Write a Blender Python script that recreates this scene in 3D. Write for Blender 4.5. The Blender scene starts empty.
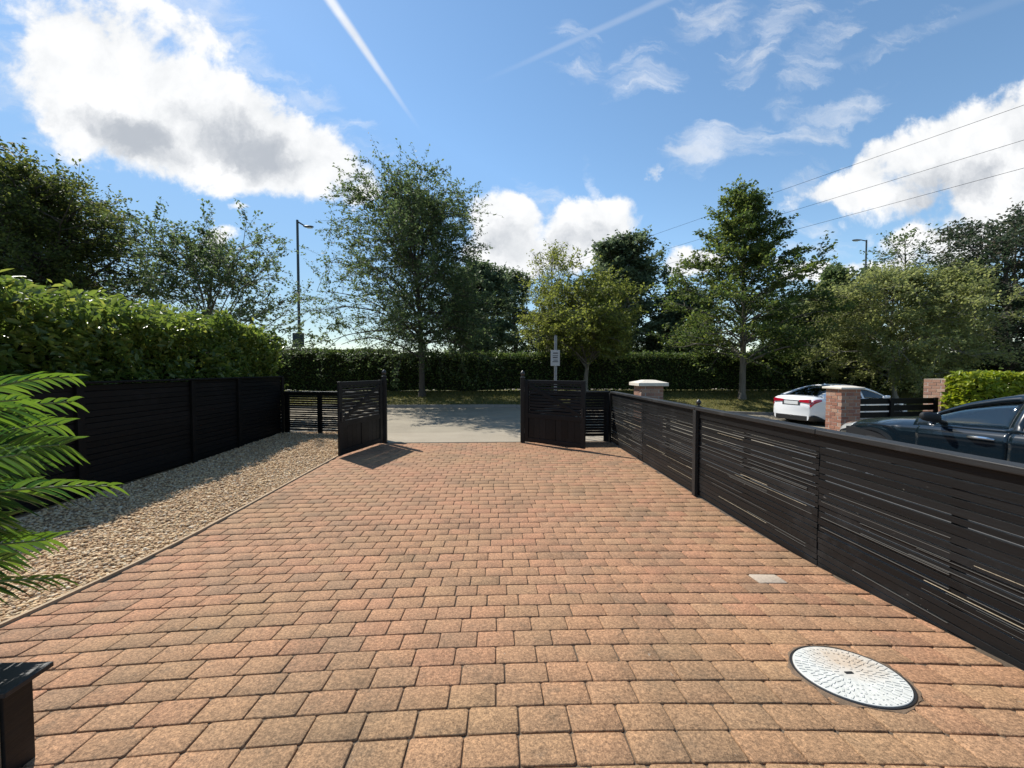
import bpy, bmesh, math, random
import numpy as np
from mathutils import Vector, Matrix
R = math.radians
random.seed(7); RNG = np.random.default_rng(11)
sc = bpy.context.scene
COL = sc.collection

# ------------------------------------------------------------------ camera
F = 415.0
YAW, PITCH = math.atan(17/F), math.atan(14/F)
CAMZ = 1.5
cd = bpy.data.cameras.new("camera"); cam = bpy.data.objects.new("camera", cd); COL.objects.link(cam)
cam.location = (0, 0, CAMZ); cam.rotation_euler = (math.pi/2-PITCH, 0, -YAW)
cd.sensor_width = 36; cd.lens = 36*F/1024; cd.clip_start = .05; cd.clip_end = 4000
sc.camera = cam
CM = Matrix.Rotation(-YAW, 3, 'Z') @ Matrix.Rotation(math.pi/2-PITCH, 3, 'X')
def ray(px, py):
    d = CM @ Vector(((px-512)/F, (384-py)/F, -1)); return d
def at(px, py, Y):                     # world point seen at a pixel, at distance Y along the drive
    d = ray(px, py); k = Y/d.y
    return Vector((d.x*k, Y, CAMZ+d.z*k))

# ------------------------------------------------------------------ objects
def tag(o, label=None, cat=None, group=None, kind=None):
    if label: o["label"] = label
    if cat: o["category"] = cat
    if group: o["group"] = group
    if kind: o["kind"] = kind
    return o
def empty(name, loc=(0, 0, 0), rz=0):
    o = bpy.data.objects.new(name, None); COL.objects.link(o)
    o.location = loc; o.rotation_euler = (0, 0, rz); o.empty_display_size = .1
    return o
def link(name, me, mats, parent=None, smooth=False, bevel=0):
    o = bpy.data.objects.new(name, me); COL.objects.link(o)
    for m in (mats if isinstance(mats, (list, tuple)) else [mats]): me.materials.append(m)
    if parent: o.parent = parent
    if smooth: me.polygons.foreach_set("use_smooth", np.ones(len(me.polygons), bool))
    if bevel:
        b = o.modifiers.new("bevel", 'BEVEL'); b.width = bevel; b.segments = 2; b.limit_method = 'ANGLE'; b.angle_limit = R(40)
    return o
def np_mesh(name, verts, quads=None, tris=None, polys=None):
    """bulk mesh from numpy arrays"""
    me = bpy.data.meshes.new(name)
    me.vertices.add(len(verts)); me.vertices.foreach_set("co", np.asarray(verts, np.float32).ravel())
    idx = []; cnt = []
    for a in (quads, tris, polys):
        if a is not None and len(a):
            a = np.asarray(a, np.int32); idx.append(a.ravel()); cnt.append(np.full(len(a), a.shape[1], np.int32))
    idx = np.concatenate(idx); cnt = np.concatenate(cnt)
    st = np.concatenate([[0], np.cumsum(cnt)[:-1]]).astype(np.int32)
    me.loops.add(len(idx)); me.loops.foreach_set("vertex_index", idx)
    me.polygons.add(len(cnt)); me.polygons.foreach_set("loop_start", st); me.polygons.foreach_set("loop_total", cnt)
    me.update(calc_edges=True); me.validate()
    return me
class MB:
    def __init__(s): s.v = []; s.f = []
    def add(s, vs, fs):
        n = len(s.v); s.v += [tuple(v) for v in vs]; s.f += [tuple(i+n for i in f) for f in fs]; return s
    def box(s, x0, x1, y0, y1, z0, z1, M=None):
        vs = [Vector((x, y, z)) for z in (z0, z1) for y in (y0, y1) for x in (x0, x1)]
        if M: vs = [M @ v for v in vs]
        return s.add(vs, [(0, 2, 3, 1), (4, 5, 7, 6), (0, 1, 5, 4), (2, 6, 7, 3), (0, 4, 6, 2), (1, 3, 7, 5)])
    def tube(s, pts, rad, n=8, cap=True):
        pts = [Vector(p) for p in pts]; base = len(s.v); k = len(pts)
        rad = rad if isinstance(rad, (list, tuple)) else [rad]*k
        for i, p in enumerate(pts):
            t = (pts[min(i+1, k-1)]-pts[max(i-1, 0)]).normalized()
            a = t.cross(Vector((0, 0, 1)) if abs(t.z) < .9 else Vector((1, 0, 0))).normalized(); b = t.cross(a)
            for j in range(n):
                w = 2*math.pi*j/n; s.v.append(tuple(p+(a*math.cos(w)+b*math.sin(w))*rad[i]))
        for i in range(k-1):
            for j in range(n):
                q = (j+1) % n; s.f.append((base+i*n+j, base+i*n+q, base+(i+1)*n+q, base+(i+1)*n+j))
        if cap:
            s.f.append(tuple(base+j for j in range(n))[::-1]); s.f.append(tuple(base+(k-1)*n+j for j in range(n)))
        return s
    def lathe(s, prof, c=(0, 0, 0), n=20, axis='Z'):
        base = len(s.v); k = len(prof)
        for (r, z) in prof:
            for j in range(n):
                w = 2*math.pi*j/n; x, y = r*math.cos(w), r*math.sin(w)
                p = (x, y, z) if axis == 'Z' else (x, z, y)
                s.v.append((p[0]+c[0], p[1]+c[1], p[2]+c[2]))
        for i in range(k-1):
            for j in range(n):
                q = (j+1) % n; s.f.append((base+i*n+j, base+i*n+q, base+(i+1)*n+q, base+(i+1)*n+j))
        s.f.append(tuple(base+j for j in range(n))[::-1]); s.f.append(tuple(base+(k-1)*n+j for j in range(n)))
        return s
    def seg(s, p0, p1, z0, z1, th, off=0):
        """upright board along the ground line p0-p1"""
        d = Vector((p1[0]-p0[0], p1[1]-p0[1], 0)); L = d.length; a = math.atan2(d.y, d.x)
        M = Matrix.Translation((p0[0], p0[1], 0)) @ Matrix.Rotation(a, 4, 'Z')
        return s.box(0, L, off-th/2, off+th/2, z0, z1, M)
    def build(s, name, mats, parent=None, smooth=False, bevel=0, fix=True):
        me = bpy.data.meshes.new(name); me.from_pydata(s.v, [], s.f); me.update()
        if fix:
            bm = bmesh.new(); bm.from_mesh(me); bmesh.ops.recalc_face_normals(bm, faces=bm.faces); bm.to_mesh(me); bm.free()
        o = link(name, me, mats, parent, smooth, bevel)
        if smooth:
            try: me.set_sharp_from_angle(angle=R(38))
            except Exception: pass
        return o
def copy_tree(o, parent=None):
    c = o.copy(); COL.objects.link(c); c.parent = parent
    for ch in list(o.children): copy_tree(ch, c)
    return c

# ------------------------------------------------------------------ materials
class NT:
    def __init__(s, name):
        s.m = bpy.data.materials.new(name); s.m.use_nodes = True; s.t = s.m.node_tree; s.t.nodes.clear()
        s.out = s.n('ShaderNodeOutputMaterial')
    def n(s, typ, **kw):
        x = s.t.nodes.new(typ)
        for k, v in kw.items(): setattr(x, k, v)
        return x
    def l(s, a, b): s.t.links.new(a, b)
    def set(s, sock, v):
        if hasattr(v, 'links') or isinstance(v, bpy.types.NodeSocket): s.l(v, sock)
        else: sock.default_value = v
    def math(s, op, a, b=0, c=0, clamp=False):
        x = s.n('ShaderNodeMath', operation=op, use_clamp=clamp)
        for i, v in enumerate((a, b, c)): s.set(x.inputs[i], v)
        return x.outputs[0]
    def noise(s, scale, detail=4, rough=.55, vec=None, dist=0):
        x = s.n('ShaderNodeTexNoise'); x.inputs['Scale'].default_value = scale; x.inputs['Detail'].default_value = detail
        x.inputs['Roughness'].default_value = rough; x.inputs['Distortion'].default_value = dist
        if vec is not None: s.l(vec, x.inputs['Vector'])
        return x.outputs['Fac']
    def ramp(s, fac, stops, interp='LINEAR'):
        x = s.n('ShaderNodeValToRGB'); x.color_ramp.interpolation = interp
        e = x.color_ramp.elements
        while len(e) < len(stops): e.new(.5)
        for i, (p, c) in enumerate(stops):
            e[i].position = p; e[i].color = (*c, 1) if len(c) == 3 else c
        s.set(x.inputs[0], fac); return x.outputs[0]
    def mix(s, fac, a, b, mode='MIX'):
        x = s.n('ShaderNodeMix', data_type='RGBA', blend_type=mode)
        s.set(x.inputs[0], fac)
        for i, v in ((6, a), (7, b)): s.set(x.inputs[i], (*v, 1) if isinstance(v, tuple) and len(v) == 3 else v)
        return x.outputs[2]
    def coord(s, kind='Object', scale=None):
        x = s.n('ShaderNodeTexCoord').outputs[kind]
        if scale:
            m = s.n('ShaderNodeMapping'); m.inputs['Scale'].default_value = scale; s.l(x, m.inputs[0]); x = m.outputs[0]
        return x
    def pos(s, scale=None):
        x = s.n('ShaderNodeNewGeometry').outputs['Position']
        if scale:
            m = s.n('ShaderNodeMapping'); m.inputs['Scale'].default_value = scale; s.l(x, m.inputs[0]); x = m.outputs[0]
        return x
    def island(s): return s.n('ShaderNodeNewGeometry').outputs['Random Per Island']
    def bump(s, h, strength=.5, dist=.01):
        x = s.n('ShaderNodeBump'); x.inputs['Strength'].default_value = strength; x.inputs['Distance'].default_value = dist
        s.l(h, x.inputs['Height']); return x.outputs[0]
    def bsdf(s, color, rough=.6, normal=None, metal=0, spec=.5, coat=0, alpha=None):
        x = s.n('ShaderNodeBsdfPrincipled')
        s.set(x.inputs['Base Color'], (*color, 1) if isinstance(color, tuple) and len(color) == 3 else color)
        s.set(x.inputs['Roughness'], rough); x.inputs['Metallic'].default_value = metal
        x.inputs['Specular IOR Level'].default_value = spec; x.inputs['Coat Weight'].default_value = coat
        x.inputs['Coat Roughness'].default_value = .03
        if normal is not None: s.l(normal, x.inputs['Normal'])
        return x.outputs[0]
    def done(s, sh): s.l(sh, s.out.inputs[0]); return s.m

def leaf_mat(name, stops, trans=.35, rough=.6, vary=.35, spec=.22):
    t = NT(name)
    c = t.ramp(t.island(), stops)
    big = t.noise(.9, 2, .5, t.pos())
    c = t.mix(t.math('MULTIPLY', t.math('SUBTRACT', big, .3, clamp=True), 1.2*vary, clamp=True), c, stops[0][1])
    d = t.bsdf(c, rough, spec=spec)
    tr = t.n('ShaderNodeBsdfTranslucent')
    hs = t.n('ShaderNodeHueSaturation'); hs.inputs['Value'].default_value = 1.5; hs.inputs['Saturation'].default_value = 1.1; t.l(c, hs.inputs['Color'])
    hs.inputs['Hue'].default_value = .49
    t.l(hs.outputs[0], tr.inputs[0])
    m = t.n('ShaderNodeMixShader'); m.inputs[0].default_value = trans; t.l(d, m.inputs[1]); t.l(tr.outputs[0], m.inputs[2])
    return t.done(m.outputs[0])
def bark_mat(name, a, b):
    t = NT(name); p = t.pos((9, 9, 1.6)); n = t.noise(1.6, 5, .6, p)
    return t.done(t.bsdf(t.ramp(n, [(.3, a), (.7, b)]), .9, t.bump(n, .8, .02)))
def black_wood(name, col, col2, rough=.55, spec=.35, speck=.8):
    t = NT(name)
    g = t.noise(3, 5, .65, t.pos((1.5, 1.5, 30))); wear = t.noise(2.3, 6, .7, t.pos()); isl = t.island()
    c = t.mix(t.math('MULTIPLY', isl, .8), col, col2)
    c = t.mix(t.ramp(wear, [(.56, (0, 0, 0)), (.78, (.5, .5, .5))]), c, tuple(min(1, x*2.6+.004) for x in col2))
    sp = t.noise(26, 2, .5, t.pos((1, 1, 2.2)))
    c = t.mix(t.ramp(sp, [(.755, (0, 0, 0)), (.80, (speck, speck, speck))]), c, (.2, .19, .17))
    return t.done(t.bsdf(c, t.math('MULTIPLY_ADD', g, .3, rough-.15), t.bump(g, .5, .004), spec=spec))
def simple(name, col, rough=.5, metal=0, coat=0, spec=.5, nscale=None, amt=.25):
    t = NT(name)
    if nscale:
        n = t.noise(nscale, 4, .6, t.pos()); c = t.mix(t.math('MULTIPLY', n, amt*2, clamp=True), col, tuple(x*.55 for x in col))
        return t.done(t.bsdf(c, rough, t.bump(n, .25, .004), metal, spec, coat))
    return t.done(t.bsdf(col, rough, None, metal, spec, coat))

def m_paver():
    t = NT("paver_clay")
    isl = t.island(); p = t.pos()
    c = t.ramp(isl, [(0, (0.271, 0.167, 0.103)), (.1, (0.293, 0.180, 0.108)), (.24, (0.316, 0.190, 0.114)), (.38, (0.334, 0.184, 0.112)), (.5, (0.303, 0.184, 0.111)), (.62, (0.339, 0.189, 0.117)), (.74, (0.321, 0.198, 0.120)), (.84, (0.334, 0.177, 0.110)), (.93, (0.286, 0.177, 0.111)), (1, (0.246, 0.156, 0.099))])
    tone = t.noise(.33, 3, .55, p, .4)
    c = t.mix(t.ramp(tone, [(.45, (0, 0, 0)), (.62, (.45, .45, .45))]), c, (.37, .190, .118))
    ton2 = t.noise(.42, 3, .55, t.pos((1, 1.3, 7)), .3)
    c = t.mix(t.ramp(ton2, [(.48, (0, 0, 0)), (.66, (.5, .5, .5))]), c, (.29, .19, .105))
    st = t.noise(1.7, 7, .7, p)
    c = t.mix(t.ramp(st, [(.47, (0, 0, 0)), (.70, (.62, .62, .62))]), c, (.14, .10, .064))
    blot = t.noise(11, 5, .7, p)
    c = t.mix(t.ramp(blot, [(.56, (0, 0, 0)), (.74, (.55, .55, .55))]), c, (.10, .078, .055))
    fine = t.noise(170, 3, .7, p); mid = t.noise(72, 5, .78, p)
    g = t.math('ADD', t.math('MULTIPLY', fine, .9), t.math('MULTIPLY', mid, 1.5))
    sp = t.ramp(t.math('MULTIPLY', g, .4167), [(.36, (.42, .40, .38)), (.5, (1.08, 1.08, 1.07)), (.63, (2.0, 1.96, 1.9))])
    c = t.mix(1.0, c, sp, 'MULTIPLY')
    li = t.noise(21, 3, .6, p)
    c = t.mix(t.ramp(li, [(.73, (0, 0, 0)), (.77, (.5, .5, .5))]), c, (.42, .37, .30))
    hs = t.n('ShaderNodeHueSaturation'); hs.inputs['Saturation'].default_value = 1.06; hs.inputs['Value'].default_value = .93; t.l(c, hs.inputs['Color']); c = hs.outputs[0]
    h = t.math('ADD', fine, t.math('MULTIPLY', mid, 1.8))
    return t.done(t.bsdf(c, .85, t.bump(h, .55, .004), spec=.3))
def m_ground(name, stops, scale, rough=.9, bumpd=.01, fine=60, famt=.5):
    t = NT(name); p = t.pos(); n = t.noise(scale, 6, .62, p); f = t.noise(fine, 3, .6, p)
    c = t.ramp(n, stops)
    c = t.mix(t.math('MULTIPLY', t.math('SUBTRACT', f, .4, clamp=True), famt*2.5, clamp=True), c, tuple(x*.55 for x in stops[0][1]))
    return t.done(t.bsdf(c, rough, t.bump(f, .5, bumpd), spec=.3))
def m_gravel():
    t = NT("gravel_stone"); f = t.noise(70, 3, .6, t.pos())
    c = t.ramp(t.island(), [(0, (.36, .22, .11)), (.2, (.60, .40, .21)), (.4, (.72, .53, .30)), (.55, (.46, .27, .14)), (.7, (.78, .61, .38)), (.85, (.34, .23, .14)), (1, (.80, .67, .48))])
    c = t.mix(t.math('MULTIPLY', f, .25), c, (.26, .19, .12))
    return t.done(t.bsdf(c, .8, spec=.35))
def m_brick(name, stops):
    t = NT(name); f = t.noise(55, 4, .65, t.pos()); c = t.ramp(t.island(), stops)
    c = t.mix(t.math('MULTIPLY', f, .5), c, tuple(x*.5 for x in stops[0][1]))
    return t.done(t.bsdf(c, .88, t.bump(f, .5, .006), spec=.25))
def m_glass(name, tint, tfac=.75):
    t = NT(name)
    tr = t.n('ShaderNodeBsdfTransparent'); tr.inputs[0].default_value = (*tint, 1)
    gl = t.n('ShaderNodeBsdfGlossy'); gl.inputs['Roughness'].default_value = .02
    fr = t.n('ShaderNodeFresnel'); fr.inputs[0].default_value = 1.5
    m = t.n('ShaderNodeMixShader'); t.l(t.math('MULTIPLY_ADD', fr.outputs[0], .85, .04, clamp=True), m.inputs[0]); t.l(tr.outputs[0], m.inputs[1]); t.l(gl.outputs[0], m.inputs[2])
    return t.done(m.outputs[0])

M = {}
M['paver'] = m_paver()
M['paver_pale'] = m_ground("paver_pale", [(.3, (.38, .31, .24)), (.7, (.45, .37, .29))], 8)
M['joint'] = m_ground("joint_sand", [(.3, (.07, .052, .036)), (.6, (.13, .095, .064)), (.8, (.07, .07, .032))], 3.5)
M['mortar_patch'] = m_ground("mortar_patch", [(.3, (.12, .085, .055)), (.7, (.21, .14, .09))], 14, fine=90)
M['gravel'] = m_gravel()
M['gravel_base'] = m_ground("gravel_base", [(.3, (.22, .14, .08)), (.7, (.38, .26, .15))], 30)
M['concrete'] = m_ground("apron_concrete", [(.3, (.29, .245, .18)), (.7, (.35, .30, .225))], 1.2, fine=70, famt=.3)
M['road'] = m_ground("road_asphalt", [(.3, (.24, .205, .15)), (.7, (.325, .28, .205))], .9, fine=90, famt=.4)
M['forecourt'] = m_ground("forecourt_asphalt", [(.3, (.09, .088, .085)), (.7, (.13, .125, .12))], .8, fine=90, famt=.4)
M['kerb'] = m_ground("kerb_concrete", [(.3, (.22, .2, .18)), (.7, (.3, .28, .25))], 3)
M['grass_soil'] = m_ground("verge_turf", [(.3, (.06, .065, .018)), (.55, (.13, .12, .035)), (.75, (.22, .18, .07))], 1.1, fine=30, famt=.5)
M['field'] = m_ground("field", [(.3, (.07, .08, .03)), (.7, (.14, .14, .06))], .05)
M['pale_path'] = m_ground("pale_path", [(.3, (.45, .42, .36)), (.7, (.55, .51, .44))], 1)
M['black_shaded'] = black_wood("black_wood_baked_shade", (.002, .002, .002), (.006, .006, .006), .6, .2, .3)  # darker copy of the black wood, the left fence's shade put into its colour
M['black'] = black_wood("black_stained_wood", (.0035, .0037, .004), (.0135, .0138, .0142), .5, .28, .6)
M['cap'] = black_wood("weathered_cap_wood", (.014, .014, .014), (.034, .034, .034), .5)
M['worn_highlight'] = simple('worn_edge_highlight', (.10, .095, .085), .6, nscale=5, amt=.5)  # lighter wood for slat-edge strips, sun highlights painted in as colour
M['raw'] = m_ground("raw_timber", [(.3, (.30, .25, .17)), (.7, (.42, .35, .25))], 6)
M['metal_black'] = simple("black_metal", (.02, .02, .02), .4, .0, spec=.5)
M['edging'] = m_ground("edging_timber", [(.3, (.36, .26, .16)), (.7, (.46, .35, .23))], 5)
M['brick'] = m_brick("red_brick", [(0, (.26, .12, .085)), (.35, (.36, .17, .11)), (.6, (.42, .23, .15)), (.8, (.30, .14, .10)), (1, (.46, .30, .21))])
M['brick_old'] = m_brick("weathered_brick", [(0, (.28, .15, .10)), (.4, (.36, .21, .15)), (.7, (.25, .14, .11)), (1, (.42, .28, .2))])
M['mortar'] = m_ground("mortar", [(.3, (.32, .28, .24)), (.7, (.4, .36, .31))], 20)
M['coping'] = m_ground("coping_stone", [(.3, (.6, .54, .44)), (.7, (.68, .62, .52))], 6, fine=40, famt=.2)
M['coping_dark'] = m_ground("coping_tile", [(.3, (.3, .25, .19)), (.7, (.38, .32, .25))], 6)
M['galv'] = simple("galvanised_post", (.22, .23, .24), .5, .5, nscale=20)
M['lamp_grey'] = simple("lamp_paint", (.035, .05, .06), .5)
M['sign_white'] = simple("sign_white", (.36, .36, .36), .5)
M['sign_dark'] = simple("sign_dark", (.06, .06, .07), .5)
M['wire'] = simple("wire_black", (.012, .012, .014), .9, spec=.05)
M['plastic_black'] = simple("black_plastic", (.015, .015, .016), .5)
M['rubber'] = simple("rubber", (.02, .02, .02), .85)
M['alloy'] = simple("alloy", (.55, .55, .57), .3, 1)
M['chrome'] = simple("chrome", (.7, .7, .7), .12, 1)
M['paint_white'] = simple("car_paint_white", (.82, .83, .84), .25, 0, coat=1)
def m_darkpaint():
    t = NT("car_paint_dark_blue")
    return t.done(t.bsdf((.004, .009, .014), .2, metal=.0, coat=.7, spec=.3))
M['paint_dark'] = m_darkpaint()
M['glass_dark'] = m_glass("tinted_glass", (.10, .12, .12))
M['glass'] = m_glass("window_glass", (.62, .70, .68))
M['seat'] = simple("seat_leather", (.09, .085, .08), .6)
M['red_lens'] = simple("red_lens", (.42, .01, .03), .15, coat=1)
M['lens'] = simple("headlamp_lens", (.5, .5, .48), .12, coat=1)
M['plate'] = simple("plate_white", (.72, .73, .72), .4)
M['terracotta'] = simple("pot_glaze", (.06, .06, .06), .5, nscale=8)
M['tan_wood'] = m_ground("tan_wood", [(.3, (.30, .20, .11)), (.7, (.38, .27, .16))], 6)

# ------------------------------------------------------------------ sky and sun
SUN_AZ, SUN_EL = R(44), R(48.5)         # to the left of the drive's axis, ahead
sd = Vector((-math.sin(SUN_AZ)*math.cos(SUN_EL), math.cos(SUN_AZ)*math.cos(SUN_EL), math.sin(SUN_EL)))
sl = bpy.data.lights.new("sun", 'SUN'); sl.energy = 4.4; sl.angle = R(.53); sl.color = (1, .955, .88)
so = bpy.data.objects.new("sun", sl); COL.objects.link(so); so.rotation_euler = sd.to_track_quat('Z', 'Y').to_euler()
W = bpy.data.worlds.new("World"); sc.world = W; W.use_nodes = True
def build_world():
    t = W.node_tree; t.nodes.clear()
    class X(NT):
        def __init__(s): s.t = t
    x = X()
    out = x.n('ShaderNodeOutputWorld'); bg = x.n('ShaderNodeBackground'); bg.inputs[1].default_value = .135
    sky = x.n('ShaderNodeTexSky', sky_type='NISHITA'); sky.sun_disc = False; sky.sun_elevation = SUN_EL
    sky.sun_rotation = -SUN_AZ; sky.air_density = 1.0; sky.dust_density = .06; sky.ozone_density = 1.2; sky.altitude = 50
    d = x.n('ShaderNodeTexCoord').outputs['Generated']
    sep = x.n('ShaderNodeSeparateXYZ'); x.l(d, sep.inputs[0])
    dy = x.math('MAXIMUM', sep.outputs[1], .12)
    comb = x.n('ShaderNodeCombineXYZ')
    x.l(x.math('DIVIDE', sep.outputs[0], dy), comb.inputs[0]); x.l(x.math('DIVIDE', sep.outputs[2], dy), comb.inputs[1])
    uv = comb.outputs[0]
    # domain warp for ragged outlines
    def nz(scale, detail, rough, vec, dist=0):
        n = x.n('ShaderNodeTexNoise'); n.inputs['Scale'].default_value = scale; n.inputs['Detail'].default_value = detail
        n.inputs['Roughness'].default_value = rough; n.inputs['Distortion'].default_value = dist; x.l(vec, n.inputs['Vector']); return n
    wn = nz(5, 6, .6, uv)
    ws = x.n('ShaderNodeVectorMath', operation='SUBTRACT'); x.l(wn.outputs['Color'], ws.inputs[0]); ws.inputs[1].default_value = (.5, .5, .5)
    wm = x.n('ShaderNodeVectorMath', operation='SCALE'); x.l(ws.outputs[0], wm.inputs[0]); wm.inputs['Scale'].default_value = .17
    wa = x.n('ShaderNodeVectorMath', operation='ADD'); x.l(uv, wa.inputs[0]); x.l(wm.outputs[0], wa.inputs[1])
    uvw = wa.outputs[0]
    def uvpx(px, py):
        v = ray(px, py); return v.x/v.y, v.z/v.y
    def field(blobs, vec):
        acc = None
        for (px, py, rx, ry, rot, w) in blobs:
            u, v = uvpx(px, py)
            mp = x.n('ShaderNodeMapping', vector_type='TEXTURE'); x.l(vec, mp.inputs[0])
            mp.inputs['Location'].default_value = (u, v, 0); mp.inputs['Rotation'].default_value = (0, 0, R(rot)); mp.inputs['Scale'].default_value = (rx/F, ry/F, 1)
            dt = x.n('ShaderNodeVectorMath', operation='DOT_PRODUCT'); x.l(mp.outputs[0], dt.inputs[0]); x.l(mp.outputs[0], dt.inputs[1])
            f = x.math('MULTIPLY_ADD', dt.outputs['Value'], -w, w)
            if acc is None: acc = f
            else:
                mx = x.n('ShaderNodeMath', operation='SMOOTH_MAX'); x.l(acc, mx.inputs[0]); x.l(f, mx.inputs[1]); mx.inputs[2].default_value = .25; acc = mx.outputs[0]
        return acc
    cumulus = [(95, 22, 95, 42, -6, .85), (185, 30, 60, 30, -25, .6), (70, 75, 85, 50, 0, .9), (305, 158, 75, 38, -22, 1.0), (838, 184, 62, 20, 22, .85), (95, 55, 105, 62, -8, 1.0), (150, 95, 120, 55, -10, 1.15), (235, 128, 128, 56, -17, 1.2), (300, 150, 78, 42, -22, 1.05), (85, 120, 62, 40, -25, .95), (170, 150, 90, 38, -12, 1.0), (255, 165, 80, 28, -10, .9),
               (360, 190, 26, 18, 20, .9), (505, 226, 46, 38, 0, 1.1), (592, 222, 64, 32, 8, 1.1), (530, 258, 85, 34, 0, 1.0), (218, 232, 22, 12, 0, .75), (214, 250, 26, 7, -5, .6), (244, 203, 18, 7, -14, .5),
               (955, 150, 130, 46, 24, 1.05), (1025, 140, 95, 62, 10, 1.1), (865, 172, 70, 26, 24, .95), (1000, 205, 90, 34, 10, .9), (960, 240, 110, 30, 6, .8), (650, 168, 10, 13, 0, .6),
               (690, 266, 40, 16, 0, .85), (890, 266, 70, 13, 4, .85), (820, 275, 60, 12, 0, .7), (1150, 120, 120, 70, 10, 1.1), (-160, 90, 150, 70, 0, 1.0), (-60, 290, 100, 24, 0, .6)]
    wisps = [(702, 150, 48, 30, 30, .95), (740, 138, 50, 18, 20, .6), (780, 28, 80, 26, 48, .5), (815, 65, 90, 26, 56, .48), (715, 12, 55, 24, 18, .45), (735, 40, 34, 18, 30, .42), (830, 120, 75, 22, 24, .7), (765, 140, 75, 20, 12, .5), (580, 52, 34, 36, 30, .42), (642, 68, 42, 28, 38, .45), (540, 196, 34, 18, -20, .6),
             (818, 248, 40, 28, 20, .45), (200, 20, 100, 40, -38, .62), (320, 110, 80, 30, -40, .4), (800, 190, 50, 14, 55, .3), (900, 40, 100, 12, 22, .25), (365, 120, 34, 12, -30, .33), (595, 180, 6, 28, 15, .35), (60, 60, 120, 70, 0, .6)]
    n1 = nz(7, 9, .6, uv, .2).outputs['Fac']
    st = x.n('ShaderNodeMapping'); x.l(uvw, st.inputs[0]); st.inputs['Rotation'].default_value = (0, 0, R(-40)); st.inputs['Scale'].default_value = (3.5, 14, 1)
    n2 = nz(1.6, 8, .62, st.outputs[0], .3).outputs['Fac']
    fc = field(cumulus, uvw); fw = field(wisps, uvw)
    fcn = x.math('MULTIPLY_ADD', x.math('SUBTRACT', n1, .5), 2.5, fc)
    fwn = x.math('MULTIPLY_ADD', x.math('SUBTRACT', n2, .50), 2.3, fw)
    def sstep(v, a, b, o0=0, o1=1):
        m = x.n('ShaderNodeMapRange', interpolation_type='SMOOTHSTEP'); x.l(v, m.inputs[0])
        m.inputs[1].default_value = a; m.inputs[2].default_value = b; m.inputs[3].default_value = o0; m.inputs[4].default_value = o1; return m.outputs[0]
    dens = x.math('MAXIMUM', sstep(fcn, .06, .62, 0, .99), sstep(fwn, .0, 1.15, 0, .58))
    # vapour trails
    def trail(q0, q1, w0, w1, fade, strength):
        a = Vector((*uvpx(*q0), 0)); b = Vector((*uvpx(*q1), 0)); ab = b-a; L = ab.length; ab.normalize()
        sb = x.n('ShaderNodeVectorMath', operation='SUBTRACT'); x.l(uv, sb.inputs[0]); sb.inputs[1].default_value = a
        def dot(vec):
            q = x.n('ShaderNodeVectorMath', operation='DOT_PRODUCT'); x.l(sb.outputs[0], q.inputs[0]); q.inputs[1].default_value = vec; return q.outputs['Value']
        along = x.math('DIVIDE', dot(ab), L); across = x.math('ABSOLUTE', x.math('ADD', dot(Vector((-ab.y, ab.x, 0))), x.math('MULTIPLY', x.math('SUBTRACT', n1, .5), .006)))
        width = x.math('MULTIPLY_ADD', x.math('SUBTRACT', 1, along), w0-w1, w1)
        tr = sstep(x.math('DIVIDE', across, width), .15, 1.1, 1, 0)
        tr = x.math('MULTIPLY', tr, sstep(along, fade, 1.0, strength, .0)); return x.math('MULTIPLY', tr, sstep(along, -.6, -.1, 0, 1))
    dens = x.math('MAXIMUM', dens, trail((318, -18), (424, 136), .0165, .005, .3, .8))
    dens = x.math('MAXIMUM', dens, trail((655, 4), (470, 87), .012, .007, .4, .15))
    dens = x.math('MAXIMUM', dens, trail((1010, 0), (760, 92), .02, .008, .4, .05))
    dens = x.math('MULTIPLY', dens, sstep(sep.outputs[1], .12, .25)); dens = x.math('MULTIPLY', dens, sstep(sep.outputs[2], .0, .06))
    # the sky behind the camera has loose cumulus of its own
    nb = nz(3.0, 7, .6, d).outputs['Fac']
    back = x.math('MULTIPLY', sstep(nb, .56, .72), sstep(sep.outputs[1], .22, .05)); back = x.math('MULTIPLY', back, sstep(sep.outputs[2], .03, .15))
    dens = x.math('MAXIMUM', dens, back)
    shade = field([(125, 132, 75, 26, -22, .8), (250, 146, 70, 27, -10, .95), (190, 118, 50, 16, -10, .3), (505, 245, 45, 24, 0, .5), (590, 236, 60, 18, 0, .5), (965, 175, 130, 28, 22, .45), (1060, 150, 90, 40, 10, .4), (215, 236, 18, 7, 0, .5), (-120, 110, 120, 50, 0, .8)], uvw)
    thick = sstep(x.math('MULTIPLY_ADD', x.math('SUBTRACT', nz(8, 6, .6, uvw).outputs['Fac'], .5), 2.2, shade), -.1, 1.0, 0, .9)
    tex = x.n('ShaderNodeMapRange'); x.l(n1, tex.inputs[0]); tex.inputs[1].default_value = .35; tex.inputs[2].default_value = .65
    cloud = x.mix(thick, x.mix(tex.outputs[0], (4.3, 4.4, 4.5), (5.5, 5.5, 5.5)), (2.3, 2.5, 2.8))
    hs = x.n('ShaderNodeHueSaturation'); hs.inputs['Hue'].default_value = .494; hs.inputs['Saturation'].default_value = 1.08; hs.inputs['Value'].default_value = .87; x.l(sky.outputs[0], hs.inputs['Color'])
    sp3 = x.n('ShaderNodeSeparateColor'); x.l(hs.outputs[0], sp3.inputs[0])
    k_ = x.math('MINIMUM', 1, x.math('DIVIDE', 4.75, x.math('MAXIMUM', sp3.outputs[2], .01)))
    cs = x.n('ShaderNodeVectorMath', operation='SCALE'); x.l(hs.outputs[0], cs.inputs[0]); x.l(k_, cs.inputs['Scale']); capped = cs.outputs[0]
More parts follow.
